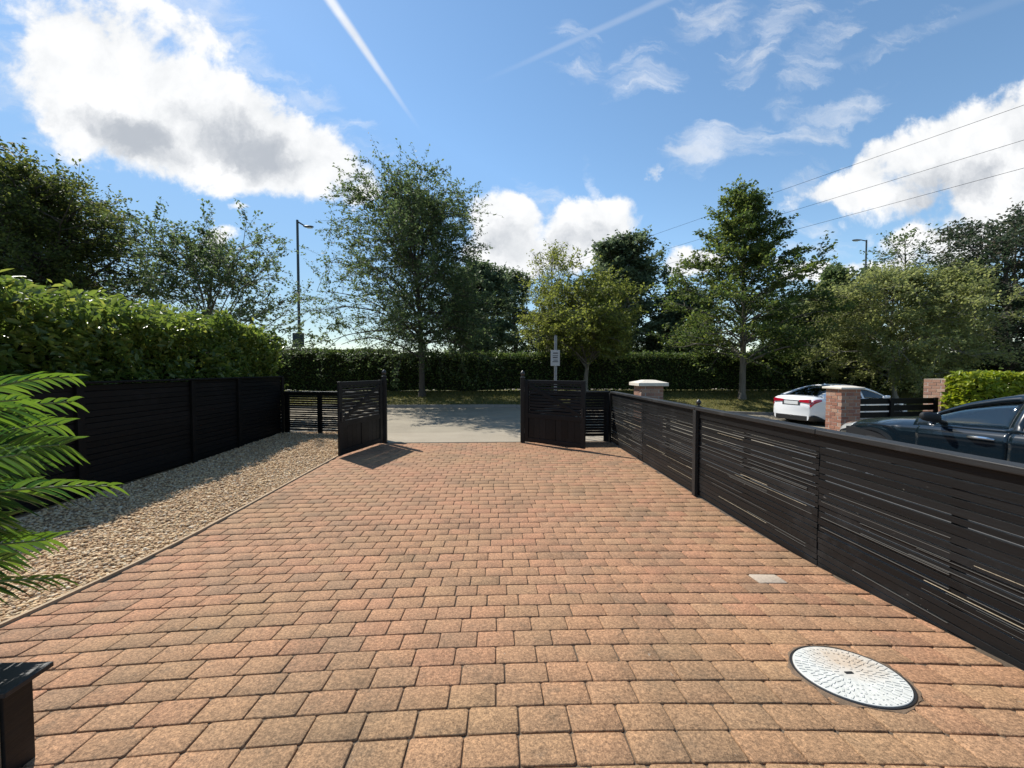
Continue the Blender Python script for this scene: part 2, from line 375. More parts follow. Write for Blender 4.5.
    col = x.mix(dens, capped, cloud)
    x.l(col, bg.inputs[0]); x.l(bg.outputs[0], out.inputs[0])
build_world()

# ------------------------------------------------------------------ ground and roads
def sheet(name, xs, ys, zf, mat, kind='structure', th=0):
    xs = np.asarray(xs, float); ys = np.asarray(ys, float)
    X, Y = np.meshgrid(xs, ys); Z = np.vectorize(zf)(X, Y)
    v = np.stack([X.ravel(), Y.ravel(), Z.ravel()], 1); nx = len(xs)
    i, j = np.meshgrid(np.arange(nx-1), np.arange(len(ys)-1)); b = (j*nx+i).ravel()
    o = link(name, np_mesh(name, v, np.stack([b, b+1, b+nx+1, b+nx], 1)), mat, smooth=True)
    if kind: o["kind"] = kind
    return o
def lin(a, b, n): return np.linspace(a, b, n)
def zroad(x): return -.06-.034*min(max(0, x-.6), 16)
YK = 17.3                                  # far kerb of the road
def zverge(x, y):
    a = zroad(x)+.11; b = .42; s = min(max((y-YK-.12)/3.3, 0), 1); return a+(b-a)*s
def zground(x, y):
    s = min(max((y-18.5)/3.5, 0), 1); return -.9+s*1.28
sheet("ground", np.concatenate([[-1800, -600, -200, -80], lin(-60, 60, 25), [80, 200, 600, 1800]]), np.concatenate([[-1800, -300, -60], lin(-20, 60, 41), [90, 200, 600, 1800]]), zground, M['field'])
sheet("road", lin(-70, 70, 71), lin(10.3, YK, 8), lambda x, y: zroad(x), M['road'])
sheet("pavement", lin(-70, 70, 71), lin(8.72, 10.3, 4), lambda x, y: zroad(x)+.012+.03*(10.3-y)/1.6, M['concrete'])
sheet("grass_verge", lin(-70, 70, 71), lin(YK+.14, 22.6, 12), zverge, M['grass_soil'])
sheet("footway", lin(-70, 70, 71), lin(22.6, 26.5, 5), lambda x, y: .44, M['pale_path'])
k = MB()
for i in range(-60, 60):
    x0, x1 = i*.915, (i+1)*.915-.008; z0, z1 = zroad(x0), zroad(x1)
    k.add([(x0, YK, z0-.2), (x1, YK, z1-.2), (x1, YK+.14, z1-.2), (x0, YK+.14, z0-.2), (x0, YK+.015, z0+.115), (x1, YK+.015, z1+.115), (x1, YK+.14, z1+.115), (x0, YK+.14, z0+.115)],
          [(0, 3, 2, 1), (4, 5, 6, 7), (0, 1, 5, 4), (2, 3, 7, 6), (0, 4, 7, 3), (1, 2, 6, 5)])
o = k.build("kerb", M['kerb']); o["kind"] = "structure"
def zfore(x, y): return min(-.02-.035*(x-2.45), -.02)
sheet("forecourt", lin(2.46, 22, 21), lin(-8, 8.72, 18), zfore, M['forecourt'])
# driveway base and block paving
def zdrive(y): return float(np.interp(y, [-1.5, 0, .8, 1.46, 2.1, 2.69, 3.2, 3.8, 4.5, 20], [.30, .265, .215, .165, .104, .056, .024, .005, 0, 0]))
XL, XR, Y0, Y1 = -2.72, 2.405, -1.2, 8.6
def ground_px(px, py):                     # the point of the drive's surface seen at a pixel
    d = ray(px, py); z = 0
    for _ in range(30):
        k_ = (z-CAMZ)/d.z; z = zdrive(d.y*k_)
    return Vector((d.x*k_, d.y*k_, z))
MR = .222
MC = ground_px(849, 675); MSL = (zdrive(MC.y+.2)-zdrive(MC.y-.2))/.4
def pavers():
    tops = []; V = []; Q = []; MI = []; rnd = random.Random(3)
    PAT = ground_px(757, 573)
    cell = [(-1, -.55), (-.8, -1), (.8, -1), (1, -.55), (1, .55), (.8, 1), (-.8, 1), (-1, .55)]
    nrow = int((Y1-Y0)/.1412); W_, D_ = .196, .1412
    best = None
    for r in range(nrow):
        yb = Y0+(r+.5)*D_
        x = XL + (W_/2 if r % 2 else 0) + rnd.uniform(-.012, .012) - W_*2
        x += .03*math.sin(r*.23)
        while x < XR:
            w = W_+rnd.uniform(-.003, .003) if rnd.random() > .012 else W_*.72
            a, b = max(x, XL), min(x+w, XR); x += w
            if b-a < .045: continue
            cx, cy = (a+b)/2, yb
            sh = -.026*cx*cx*min(max((5.2-cy)/3.6, 0), 1)
            jr = rnd.uniform(-.006, .006); dx, dy = (b-a)/2-.0022+rnd.uniform(-.0016, .001), D_/2-.0024+rnd.uniform(-.0018, .001)
            zc = rnd.uniform(-.0015, .0015); tx, ty = rnd.uniform(-.006, .006), rnd.uniform(-.006, .006)
            rad = .0065
            def ring(ex, ey, cr, z):
                pts = []
                for sx, sy, first in ((-1, -1, 1), (1, -1, 0), (1, 1, 1), (-1, 1, 0)):
                    c1 = (sx*ex, sy*(ey-cr)); c2 = (sx*(ex-cr), sy*ey)
                    pts += [c1, c2] if first else [c2, c1]
                res = []
                slope = -.052*cx*min(max((5.2-cy)/3.6, 0), 1)
                for (px, py) in pts:
                    X = cx+px-jr*py; Y = cy+py+jr*px+sh+slope*px
                    res.append((X+rnd.uniform(-.0014, .0014), Y+rnd.uniform(-.0014, .0014), z+(tx*px+ty*py)+zdrive(Y)))
                return res
            if all((Vector((cx+ex*dx, cy+sh+ey*dy, MC.z))-MC).length < MR for ex in (-1, 1) for ey in (-1, 1)) and (Vector((cx, cy+sh, MC.z))-MC).length < .1: continue
            n = len(V)
            V += ring(dx-.0045, dy-.0045, rad, zc) + ring(dx-.0013, dy-.0013, rad*1.1, zc-.002) + ring(dx, dy, rad*1.2, zc-.008) + ring(dx, dy, rad*1.2, zc-.05)
            T = tuple(n+i for i in range(8)); pale = (Vector((cx, cy+sh, PAT.z))-PAT).length
            tops.append(T); 
            for q in range(3):
                for i in range(8):
                    Q.append((n+q*8+i, n+(q+1)*8+i, n+(q+1)*8+(i+1) % 8, n+q*8+(i+1) % 8))
            MI.append(pale)
    me = np_mesh("driveway", V, np.array(Q), polys=np.array(tops))
    o = link("driveway", me, [M['paver'], M['paver_pale']])
    jb = int(np.argmin(MI)); idx = np.zeros(len(me.polygons), np.int32); idx[len(Q)+jb] = 1; idx[jb*24:jb*24+24] = 1
    me.polygons.foreach_set("material_index", idx); me.update(); o["kind"] = "structure"
    if me.polygons[len(Q)].normal.z < 0: me.flip_normals()
pavers()
sheet("driveway_bed", lin(XL-.006, XR+.12, 4), lin(Y0, Y1+.12, 60), lambda x, y: zdrive(y)-.0085, M['joint'])
# mortar round the manhole
mb = MB(); n = 72; rc = random.Random(9); radii = [(.218, .0036, 0), (.232, .0030, .004), (.242, -.004, .012)]
orr = [rc.uniform(-1, 1) for _ in range(n)]
for r, z, a_ in radii:
    for i in range(n): q = r+a_*(orr[i]+.9*math.sin(i*.6)+.8*math.sin(i*.17+1)); mb.v.append((MC.x+q*math.cos(i*2*math.pi/n), MC.y+q*math.sin(i*2*math.pi/n), MC.z+MSL*q*math.sin(i*2*math.pi/n)+z))
for k_ in range(2): mb.f += [(k_*n+i, (k_+1)*n+i, (k_+1)*n+(i+1) % n, k_*n+(i+1) % n) for i in range(n)]
o = mb.build("mortar_collar", M['mortar_patch']); tag(o, "brown mortar collar bedding the round manhole cover", "mortar")
# threshold strip at the end of the drive
mb = MB(); mb.box(-2.2, .6, Y1+.005, Y1+.115, -.2, .004); o = mb.build("threshold_kerb", M['concrete'], bevel=.008); o["kind"] = "structure"

def manhole():
    t = empty("manhole_cover", (MC.x, MC.y, MC.z+.001)); t.rotation_euler.x = math.atan(MSL); t.scale = (.955, .955, 1); tag(t, "round pale metal manhole cover with radial tread set in the brick driveway", "manhole cover")
    MB().lathe([(.222, -.03), (.222, .004), (.224, .006), (.230, .006), (.233, .002), (.233, -.03)], n=72).build("rim", M['metal_black'], t, True)
    c = MB().lathe([(.219, -.03), (.219, .006), (.217, .0075), (.0, .0078)], n=72)
    rr = random.Random(5)
    for ring, (r0, r1, cnt, wd) in enumerate(((.188, .212, 56, .0042), (.158, .182, 48, .0042), (.128, .152, 40, .0042), (.098, .122, 32, .0042), (.07, .092, 22, .0042), (.04, .062, 12, .0042))):
        for i in range(cnt):
            a = 2*math.pi*(i+.5*(ring % 2)+rr.uniform(-.12, .12))/cnt
            if rr.random() < .12: continue
            Mx = Matrix.Rotation(a, 4, 'Z') @ Matrix.Translation(((r0+r1)/2, 0, 0)) @ Matrix.Rotation(.22 if i % 2 else -.22, 4, 'Z')
            c.box(-(r1-r0)/2, (r1-r0)/2, -wd, wd, .006, .0100, Mx)
    tm = NT("galvanised_cover"); p = tm.coord('Object')
    n1 = tm.noise(9, 5, .6, p); off = tm.n('ShaderNodeMapping'); off.inputs['Location'].default_value = (-.07, -.10, 0); tm.l(p, off.inputs[0])
    ln = tm.n('ShaderNodeVectorMath', operation='LENGTH'); tm.l(off.outputs[0], ln.inputs[0])
    rust = tm.math('MULTIPLY', tm.math('SUBTRACT', .19, ln.outputs['Value'], clamp=True), tm.math('MULTIPLY', n1, 14), clamp=True)
    base = tm.ramp(tm.noise(30, 4, .6, p), [(.3, (.46, .465, .43)), (.7, (.60, .60, .56))])
    base = tm.mix(tm.math('MULTIPLY', rust, .55), base, (.42, .27, .14))
    c.build("cover", tm.done(tm.bsdf(base, .6, spec=.3)), t)
    MB().box(-.018, .018, -.006, .006, .0070, .0116).build("keyhole", M['metal_black'], t)
manhole()

# ------------------------------------------------------------------ gravel
XF = -4.9
def zgrav(x, y): return zdrive(y)-.02+.075*min(max((y-6.5)/3, 0), 1)
sheet("gravel_bed", lin(-7.5, XL-.03, 12), lin(-1.2, 9.9, 24), lambda x, y: zgrav(x, y), M['gravel_base'])
def stones():
    t = (1+5**.5)/2
    iv = np.array([(-1, t, 0), (1, t, 0), (-1, -t, 0), (1, -t, 0), (0, -1, t), (0, 1, t), (0, -1, -t), (0, 1, -t), (t, 0, -1), (t, 0, 1), (-t, 0, -1), (-t, 0, 1)], float); iv /= np.linalg.norm(iv[0])
    it = np.array([(0, 11, 5), (0, 5, 1), (0, 1, 7), (0, 7, 10), (0, 10, 11), (1, 5, 9), (5, 11, 4), (11, 10, 2), (10, 7, 6), (7, 1, 8), (3, 9, 4), (3, 4, 2), (3, 2, 6), (3, 6, 8), (3, 8, 9), (4, 9, 5), (2, 4, 11), (6, 2, 10), (8, 6, 7), (9, 8, 1)])
    P = []
    # denser near, where single stones show
    for (y0, y1, dens) in ((.9, 4, 2300), (4, 7, 1700), (7, 9.75, 1300)):
        n = int(dens*(y1-y0)*2.15); P.append(np.stack([RNG.uniform(XF+.02, XL-.035, n), RNG.uniform(y0, y1, n)], 1))
    P = np.concatenate(P); n = len(P)
    z = np.array([zgrav(a, b) for a, b in P])+RNG.uniform(-.004, .016, n)
    sz = RNG.uniform(.0075, .0175, n); sc3 = np.stack([sz*RNG.uniform(.9, 1.6, n), sz*RNG.uniform(.7, 1.15, n), sz*RNG.uniform(.45, .8, n)], 1)
    loc = iv[None]*sc3[:, None]*(1+RNG.uniform(-.22, .22, (n, 12, 1)))
    a = RNG.uniform(0, 2*np.pi, n); tl = RNG.normal(0, .35, n)
    ca, sa = np.cos(a)[:, None], np.sin(a)[:, None]; ct, st_ = np.cos(tl)[:, None], np.sin(tl)[:, None]
    x, y, zz = loc[..., 0], loc[..., 1], loc[..., 2]
    y, zz = y*ct-zz*st_, y*st_+zz*ct; x, y = x*ca-y*sa, x*sa+y*ca
    V = np.stack([x+P[:, 0:1], y+P[:, 1:2], zz+z[:, None]], 2).reshape(-1, 3)
    T = (it[None]+12*np.arange(n)[:, None, None]).reshape(-1, 3)
    o = link("gravel", np_mesh("gravel", V, tris=T), M['gravel'], smooth=True)
    tag(o, "buff and brown gravel strip between black fence and brick driveway", "gravel", kind="stuff")
stones()
mb = MB(); y = -1.2
while y < 8.5:
    e = min(y+.3, 8.5); za, zb_ = zdrive(y)+.016, zdrive(e)+.016
    mb.add([(XL-.028, y, za-.14), (XL-.004, y, za-.14), (XL-.004, e, zb_-.14), (XL-.028, e, zb_-.14), (XL-.028, y, za), (XL-.004, y, za), (XL-.004, e, zb_), (XL-.028, e, zb_)], [(4, 5, 6, 7), (0, 1, 5, 4), (1, 2, 6, 5), (2, 3, 7, 6), (3, 0, 4, 7), (3, 2, 1, 0)]); y = e
o = mb.build("timber_edging", M['edging']); tag(o, "thin pale timber edging board between gravel and brick driveway", "edging")

# ------------------------------------------------------------------ fences and gates
def finial(parent, x, y, z, s=1.0, mat=None):
    MB().lathe([(.055*s, 0), (.055*s, .012*s), (.022*s, .02*s), (.02*s, .035*s), (.034*s, .05*s), (.046*s, .075*s), (.046*s, .09*s), (.034*s, .115*s), (.016*s, .132*s), (.004*s, .145*s)], (x, y, z), 18).build("finial", mat or M['metal_black'], parent, True)
def slats(mb, p0, p1, z0, z1, hs, gap, th, off=0, rnd=random, skew=.001):
    z = z0; k_ = 0
    while z < z1-.015:
        h = hs[k_ % len(hs)]*rnd.uniform(.92, 1.08); g = gap*rnd.uniform(.5, 1.5); k_ += 1
        mb.seg(p0, p1, z, min(z+h, z1), th, off+rnd.uniform(-skew, skew)); z += h+g
def right_fence():
    t = empty("slat_fence", (2.42, 3.8, 0)); tag(t, "long black slatted fence with grey cap rail and ball finial along the driveway's right edge", "fence")
    x = 2.42-2.42; oy = -3.8; rnd = random.Random(21)
    joints = [-.70, 1.13, 2.97, 4.83, 6.66, 8.47]
    for i in range(5):
        a, b = joints[i]+oy, joints[i+1]+oy; mb = MB()
        slats(mb, (x, a+.004), (x, b-.004), .02, .93, [.044, .036, .041, .05, .034], .0075, .02, 0, rnd, .0045)
        nb = len(mb.f)
        for k_ in range(rnd.choice((20, 23, 26))):            # pale strips along slat edges: bare timber and painted-in highlights
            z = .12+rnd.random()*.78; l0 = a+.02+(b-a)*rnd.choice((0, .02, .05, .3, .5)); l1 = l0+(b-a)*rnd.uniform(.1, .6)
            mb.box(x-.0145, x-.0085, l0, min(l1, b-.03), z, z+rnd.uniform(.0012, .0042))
        po = mb.build("slat_panel", [M['black'], M['raw'], M['worn_highlight']], t, bevel=.004)
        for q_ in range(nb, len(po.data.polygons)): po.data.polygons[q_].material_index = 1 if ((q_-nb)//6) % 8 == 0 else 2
        for y_ in (a+.02, (a+b)/2): MB().seg((x+.035, y_), (x+.035, y_+.042), 0, .93, .045).build("batten", M['black'], t)
    mb = MB(); mb.seg((x, joints[0]+oy), (x, joints[-1]+oy), .935, 1.02, .03, .002); mb.build("top_board", M['black'], t, bevel=.004)
    for a, b in zip(joints[:-1:1], joints[1:]):
        mb = MB(); mb.box(x-.05, x+.055, a+oy+.002, b+oy-.002, 1.022, 1.062); mb.build("cap_rail", M['cap'], t, bevel=.006)
    for j, w in ((4.83, .036), (8.50, .05), (1.13, .03)):
        MB().box(x-.052, x-.012, j+oy-w, j+oy+w, 0, 1.018).build("post", M['cap'] if j < 8 else M['black'], t, bevel=.004)
    finial(t, x, 4.83+oy, 1.064, .62)
right_fence()
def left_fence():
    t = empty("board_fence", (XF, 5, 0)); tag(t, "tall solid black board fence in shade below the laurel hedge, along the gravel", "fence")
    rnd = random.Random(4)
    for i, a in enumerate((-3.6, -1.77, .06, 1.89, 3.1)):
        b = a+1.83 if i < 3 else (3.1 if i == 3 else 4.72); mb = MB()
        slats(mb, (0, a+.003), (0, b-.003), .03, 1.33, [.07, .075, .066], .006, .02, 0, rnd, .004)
        mb.build("board_panel", M['black_shaded'], t, bevel=.003)
        MB().box(.012, .05, b-.045, b+.045, 0, 1.325).build("post", M['black_shaded'], t, bevel=.004)
    MB().box(-.05, .055, -3.6, 4.74, 1.333, 1.362).build("cap_rail", M['black_shaded'], t, bevel=.005)
    MB().seg((-.03, -3.6), (-.03, 4.72), .0, 1.3, .012).build("backing", M['black_shaded'], t)
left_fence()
def front_panel(A, B, zb, zt, label, post_frac, rnd, bright):
    t = empty("slat_fence", (A[0], A[1], 0)); tag(t, label, "fence")
    b = (B[0]-A[0], B[1]-A[1]); d = Vector((b[0], b[1])); u = d.normalized(); L = d.length
    P = lambda s: (u.x*s, u.y*s)
    mb = MB(); slats(mb, P(.05), P(L-.05), zb+.07, zt-.08, bright[0], bright[1], .018, 0, rnd); mb.build("slat_panel", M['black_shaded'], t, bevel=.003)
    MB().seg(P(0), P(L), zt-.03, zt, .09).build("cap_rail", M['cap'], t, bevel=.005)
    MB().seg(P(0), P(L), zt-.10, zt-.035, .026).build("top_board", M['black_shaded'], t, bevel=.004)
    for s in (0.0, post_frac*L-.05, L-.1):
        MB().seg(P(s), P(s+.1), zb-.1, zt-.032, .05, .036).build("post", M['black_shaded'], t, bevel=.004)
    return t
rnd = random.Random(8)
front_panel((XF+.06, 9.72), (-2.42, 9.1), .06, 1.02, "low black slatted fence panel with wide see-through gaps behind the left open gate", .36, rnd, ([.036, .034, .038], .014))
front_panel((.72, 8.62), (2.395, 8.62), .04, 1.06, "short black slatted fence panel behind the right open gate at the fence corner", .55, rnd, ([.055, .05], .008))
def gate(H, E, label, h=1.30, zb=.035, flip=1):
    t = empty("driveway_gate", (H[0], H[1], 0)); tag(t, label, "gate", "driveway gates")
    d = Vector((E[0]-H[0], E[1]-H[1])); L = d.length; t.rotation_euler.z = math.atan2(d.y, d.x)
    f = MB(); th = .045
    f.box(0, .085, -th/2, th/2, zb, h); f.box(L-.085, L, -th/2, th/2, zb, h)
    zm = zb+(h-zb)*.43
    f.box(.086, L-.086, -th/2+.003, th/2-.003, h-.075, h-.003); f.box(.086, L-.086, -th/2+.003, th/2-.003, zm-.05, zm+.045); f.box(.086, L-.086, -th/2+.003, th/2-.003, zb+.003, zb+.09)
    f.box(L/2-.045, L/2+.045, -th/2+.005, th/2-.005, zb+.092, zm-.052); f.build("frame", M['black'], t, bevel=.004)
    s = MB(); slats(s, (.087, 0), (L-.087, 0), zm+.056, h-.085, [.042], .017, .018, 0, random.Random(2)); s.build("slat_panel", M['black'], t, bevel=.002)
    pn = MB()
    for a, b in ((.087, L/2-.047), (L/2+.047, L-.087)):
        k_ = 4; w = (b-a)/k_
        for i in range(k_): pn.box(a+i*w+.0015, a+(i+1)*w-.0015, -.008, .008, zb+.091, zm-.051)
    pn.build("board_panel", M['black'], t, bevel=.003)
    A, B = Vector((.09, 0, h-.09)), Vector((L-.09, 0, zm+.06)); q = B-A
    Mx = Matrix.Translation(A+Vector((0, flip*.017, 0))) @ Matrix.Rotation(-math.atan2(q.z, q.x), 4, 'Y')
    MB().box(.02, q.length-.02, -.007, .007, -.035, .035, Mx).build("brace", M['black'], t, bevel=.003)
    for z in (.25, h-.2): MB().lathe([(.013, z-.05), (.013, z+.05)], (-.018, 0, 0), 10).build("hinge", M['metal_black'], t, True)
    MB().box(L-.06, L-.03, flip*.024, flip*.05, .62, .78).build("latch", M['metal_black'], t, bevel=.004)
HL, HR = (-2.30, 8.50), (.62, 8.47)
gate(HL, (-2.655, 7.14), "left black driveway gate swung open beside the gravel, casting a shadow on the bricks", flip=1)
gate(HR, (1.67, 7.60), "right black driveway gate swung open in front of the short fence panel", flip=-1)
for (x, y, lab, zt) in ((-2.27, 8.60, "black gate post with pointed finial at the left gate's hinge", 1.36), (.57, 8.53, "black gate post with pointed finial at the right gate's hinge", 1.34)):
    t = empty("gate_post", (x, y, 0)); tag(t, lab, "gate post", "gate posts with finials")
    MB().box(-.045, .045, -.045, .045, -.05, zt).build("post", M['black'], t, bevel=.005)
    finial(t, 0, 0, zt, 1.05)

# ------------------------------------------------------------------ brick pillars, neighbour's fence
def pillar(name_label, cx, cy, w, z0, z1, cap, mat, capmat, group="brick pillars"):
    t = empty("brick_pillar", (cx, cy, z0)); tag(t, name_label, "pillar", group)
    hgt = z1-z0-cap[1]; rnd = random.Random(int(cx*100)); h = w/2
    MB().box(-h+.006, h-.006, -h+.006, h-.006, 0, hgt).build("mortar_core", M['mortar'], t)
    mb = MB(); n = int(hgt/.075); ch = hgt/n; bl = (w-.102)/max(1, round((w-.102)/.215))
    for c in range(n):
        a, b = c*ch+.005, (c+1)*ch-.005
        for side in range(4):
            Mx = Matrix.Rotation(side*math.pi/2, 4, 'Z')
            x = -h+(0 if c % 2 else .107)
            ends = []
            xs = [-h+(.107 if c % 2 == 0 else 0)]
            stop = h if c % 2 == 0 else h-.107
            while xs[-1] < stop-.03: xs.append(min(xs[-1]+bl, stop))
            for p, q in zip(xs[:-1], xs[1:]):
                if q-p < .02: continue
                j = rnd.uniform(-.002, .002)
                mb.box(p+.005, q-.005, -h+j, -h+.09, a, b, Mx)
    mb.build("brickwork", mat, t, bevel=.003)
    cw = h+cap[0]; z = hgt
    MB().add([(-cw, -cw, z), (cw, -cw, z), (cw, cw, z), (-cw, cw, z), (-cw, -cw, z+cap[1]*.55), (cw, -cw, z+cap[1]*.55), (cw, cw, z+cap[1]*.55), (-cw, cw, z+cap[1]*.55), (-cw*.35, -cw*.35, z+cap[1]), (cw*.35, -cw*.35, z+cap[1]), (cw*.35, cw*.35, z+cap[1]), (-cw*.35, cw*.35, z+cap[1])],
             [(3, 2, 1, 0), (0, 1, 5, 4), (1, 2, 6, 5), (2, 3, 7, 6), (3, 0, 4, 7), (4, 5, 9, 8), (5, 6, 10, 9), (6, 7, 11, 10), (7, 4, 8, 11), (8, 9, 10, 11)]).build("coping", capmat, t, bevel=.008)
a = at(650, 380, 9.2)
pillar("brick pillar with broad cream coping stone rising behind the driveway fence", a.x, 9.3, .5, -.15, a.z+.0, (.085, .13), M['brick_old'], M['coping'])
a = at(840, 385, 9.2)
pillar("red brick pillar with flat cream coping in front of the white car", a.x+.12, 9.25, .45, -.32, a.z-.015, (.055, .075), M['brick'], M['coping'])
PX2 = a.x+.12
a3 = at(958, 379, 9.3)
pillar("broad weathered brick pillar with brick top beside the yellow-green hedge", a3.x+.0, 9.6, .5, -.4, a3.z, (.0, .02), M['brick_old'], M['coping_dark'])
# dark rail fence between the neighbour's pillars
def rail_fence():
    A = Vector((PX2+.24, 9.25)); B = Vector((a3.x-.3, 9.5)); t = empty("rail_fence", (A.x, A.y, 0)); tag(t, "low dark brown fence of wide boards and open gaps between two brick pillars", "fence")
    d = B-A; L = d.length; t.rotation_euler.z = math.atan2(d.y, d.x); zt = at(890, 398.5, 9.3).z
    for i, zz in enumerate((zt-.13, zt-.29, zt-.45, zt-.61, zt-.77, zt-.93)): MB().box(.06, L-.06, -.012, .012, zz, zz+(.128 if i else .13)).build("board", M['black_shaded'], t, bevel=.003)
    for s in (0, L*.42, L-.1): MB().box(s, s+.1, -.055, -.014, -.4, zt+.01).build("post", M['black_shaded'], t, bevel=.004)
rail_fence()

# ------------------------------------------------------------------ foliage tools
def leaf_arrays(P, size, aspect, rnd, up=.35, fold=.25, six=False, dirs=None):
    """P: (n,3) centres -> verts, quads of small folded leaves"""
    n = len(P); s = size*rnd.uniform(.65, 1.3, n)
    nrm = rnd.normal(0, 1, (n, 3)); nrm /= np.linalg.norm(nrm, axis=1, keepdims=True); nrm[:, 2] = np.abs(nrm[:, 2]); nrm[:, 2] += up; nrm /= np.linalg.norm(nrm, axis=1, keepdims=True)
    d = rnd.normal(0, 1, (n, 3)) if dirs is None else dirs+rnd.normal(0, .45, (n, 3))
    d -= nrm*np.sum(d*nrm, 1, keepdims=True); d /= np.linalg.norm(d, axis=1, keepdims=True)+1e-9
    w = np.cross(nrm, d)
    L = (s)[:, None]; H = (s*aspect*.5)[:, None]
    if not six:
        v = np.stack([P-d*L*.5, P+w*H+nrm*H*fold, P+d*L*.5, P-w*H+nrm*H*fold], 1)
        q = (np.array([0, 1, 2, 3])[None]+4*np.arange(n)[:, None])
        return v.reshape(-1, 3), q
    tip = P+d*L*.5-nrm*L*.10
    v = np.stack([P-d*L*.5, P+w*H*.9-d*L*.15+nrm*H*fold, P+w*H*.8+d*L*.18+nrm*H*fold*.8, tip, P-w*H*.8+d*L*.18+nrm*H*fold*.8, P-w*H*.9-d*L*.15+nrm*H*fold], 1)
    b = 6*np.arange(n)[:, None]
    q = np.concatenate([np.array([0, 1, 2, 3])[None]+b, np.array([0, 3, 4, 5])[None]+b])
    return v.reshape(-1, 3), q
def tube_np(VV, QQ, pts, r0, r1, n=5):
    pts = np.asarray(pts, float); k_ = len(pts); off = sum(len(a) for a in VV)
    t = np.gradient(pts, axis=0); t /= np.linalg.norm(t, axis=1, keepdims=True)+1e-9
    ref = np.where(np.abs(t[:, 2:3]) > .9, np.array([[1., 0, 0]]), np.array([[0, 0, 1.]]))
    a = np.cross(t, ref); a /= np.linalg.norm(a, axis=1, keepdims=True)+1e-9; b = np.cross(t, a)
    w = 2*np.pi*np.arange(n)/n; r = np.linspace(r0, r1, k_)[:, None, None]
    v = pts[:, None]+(a[:, None]*np.cos(w)[None, :, None]+b[:, None]*np.sin(w)[None, :, None])*r
    VV.append(v.reshape(-1, 3))
    i, j = np.meshgrid(np.arange(k_-1), np.arange(n), indexing='ij'); i = i.ravel(); j = j.ravel(); jn = (j+1) % n
    QQ.append(np.stack([i*n+j, i*n+jn, (i+1)*n+jn, (i+1)*n+j], 1)+off)
def unit(v): return v/(np.linalg.norm(v)+1e-9)
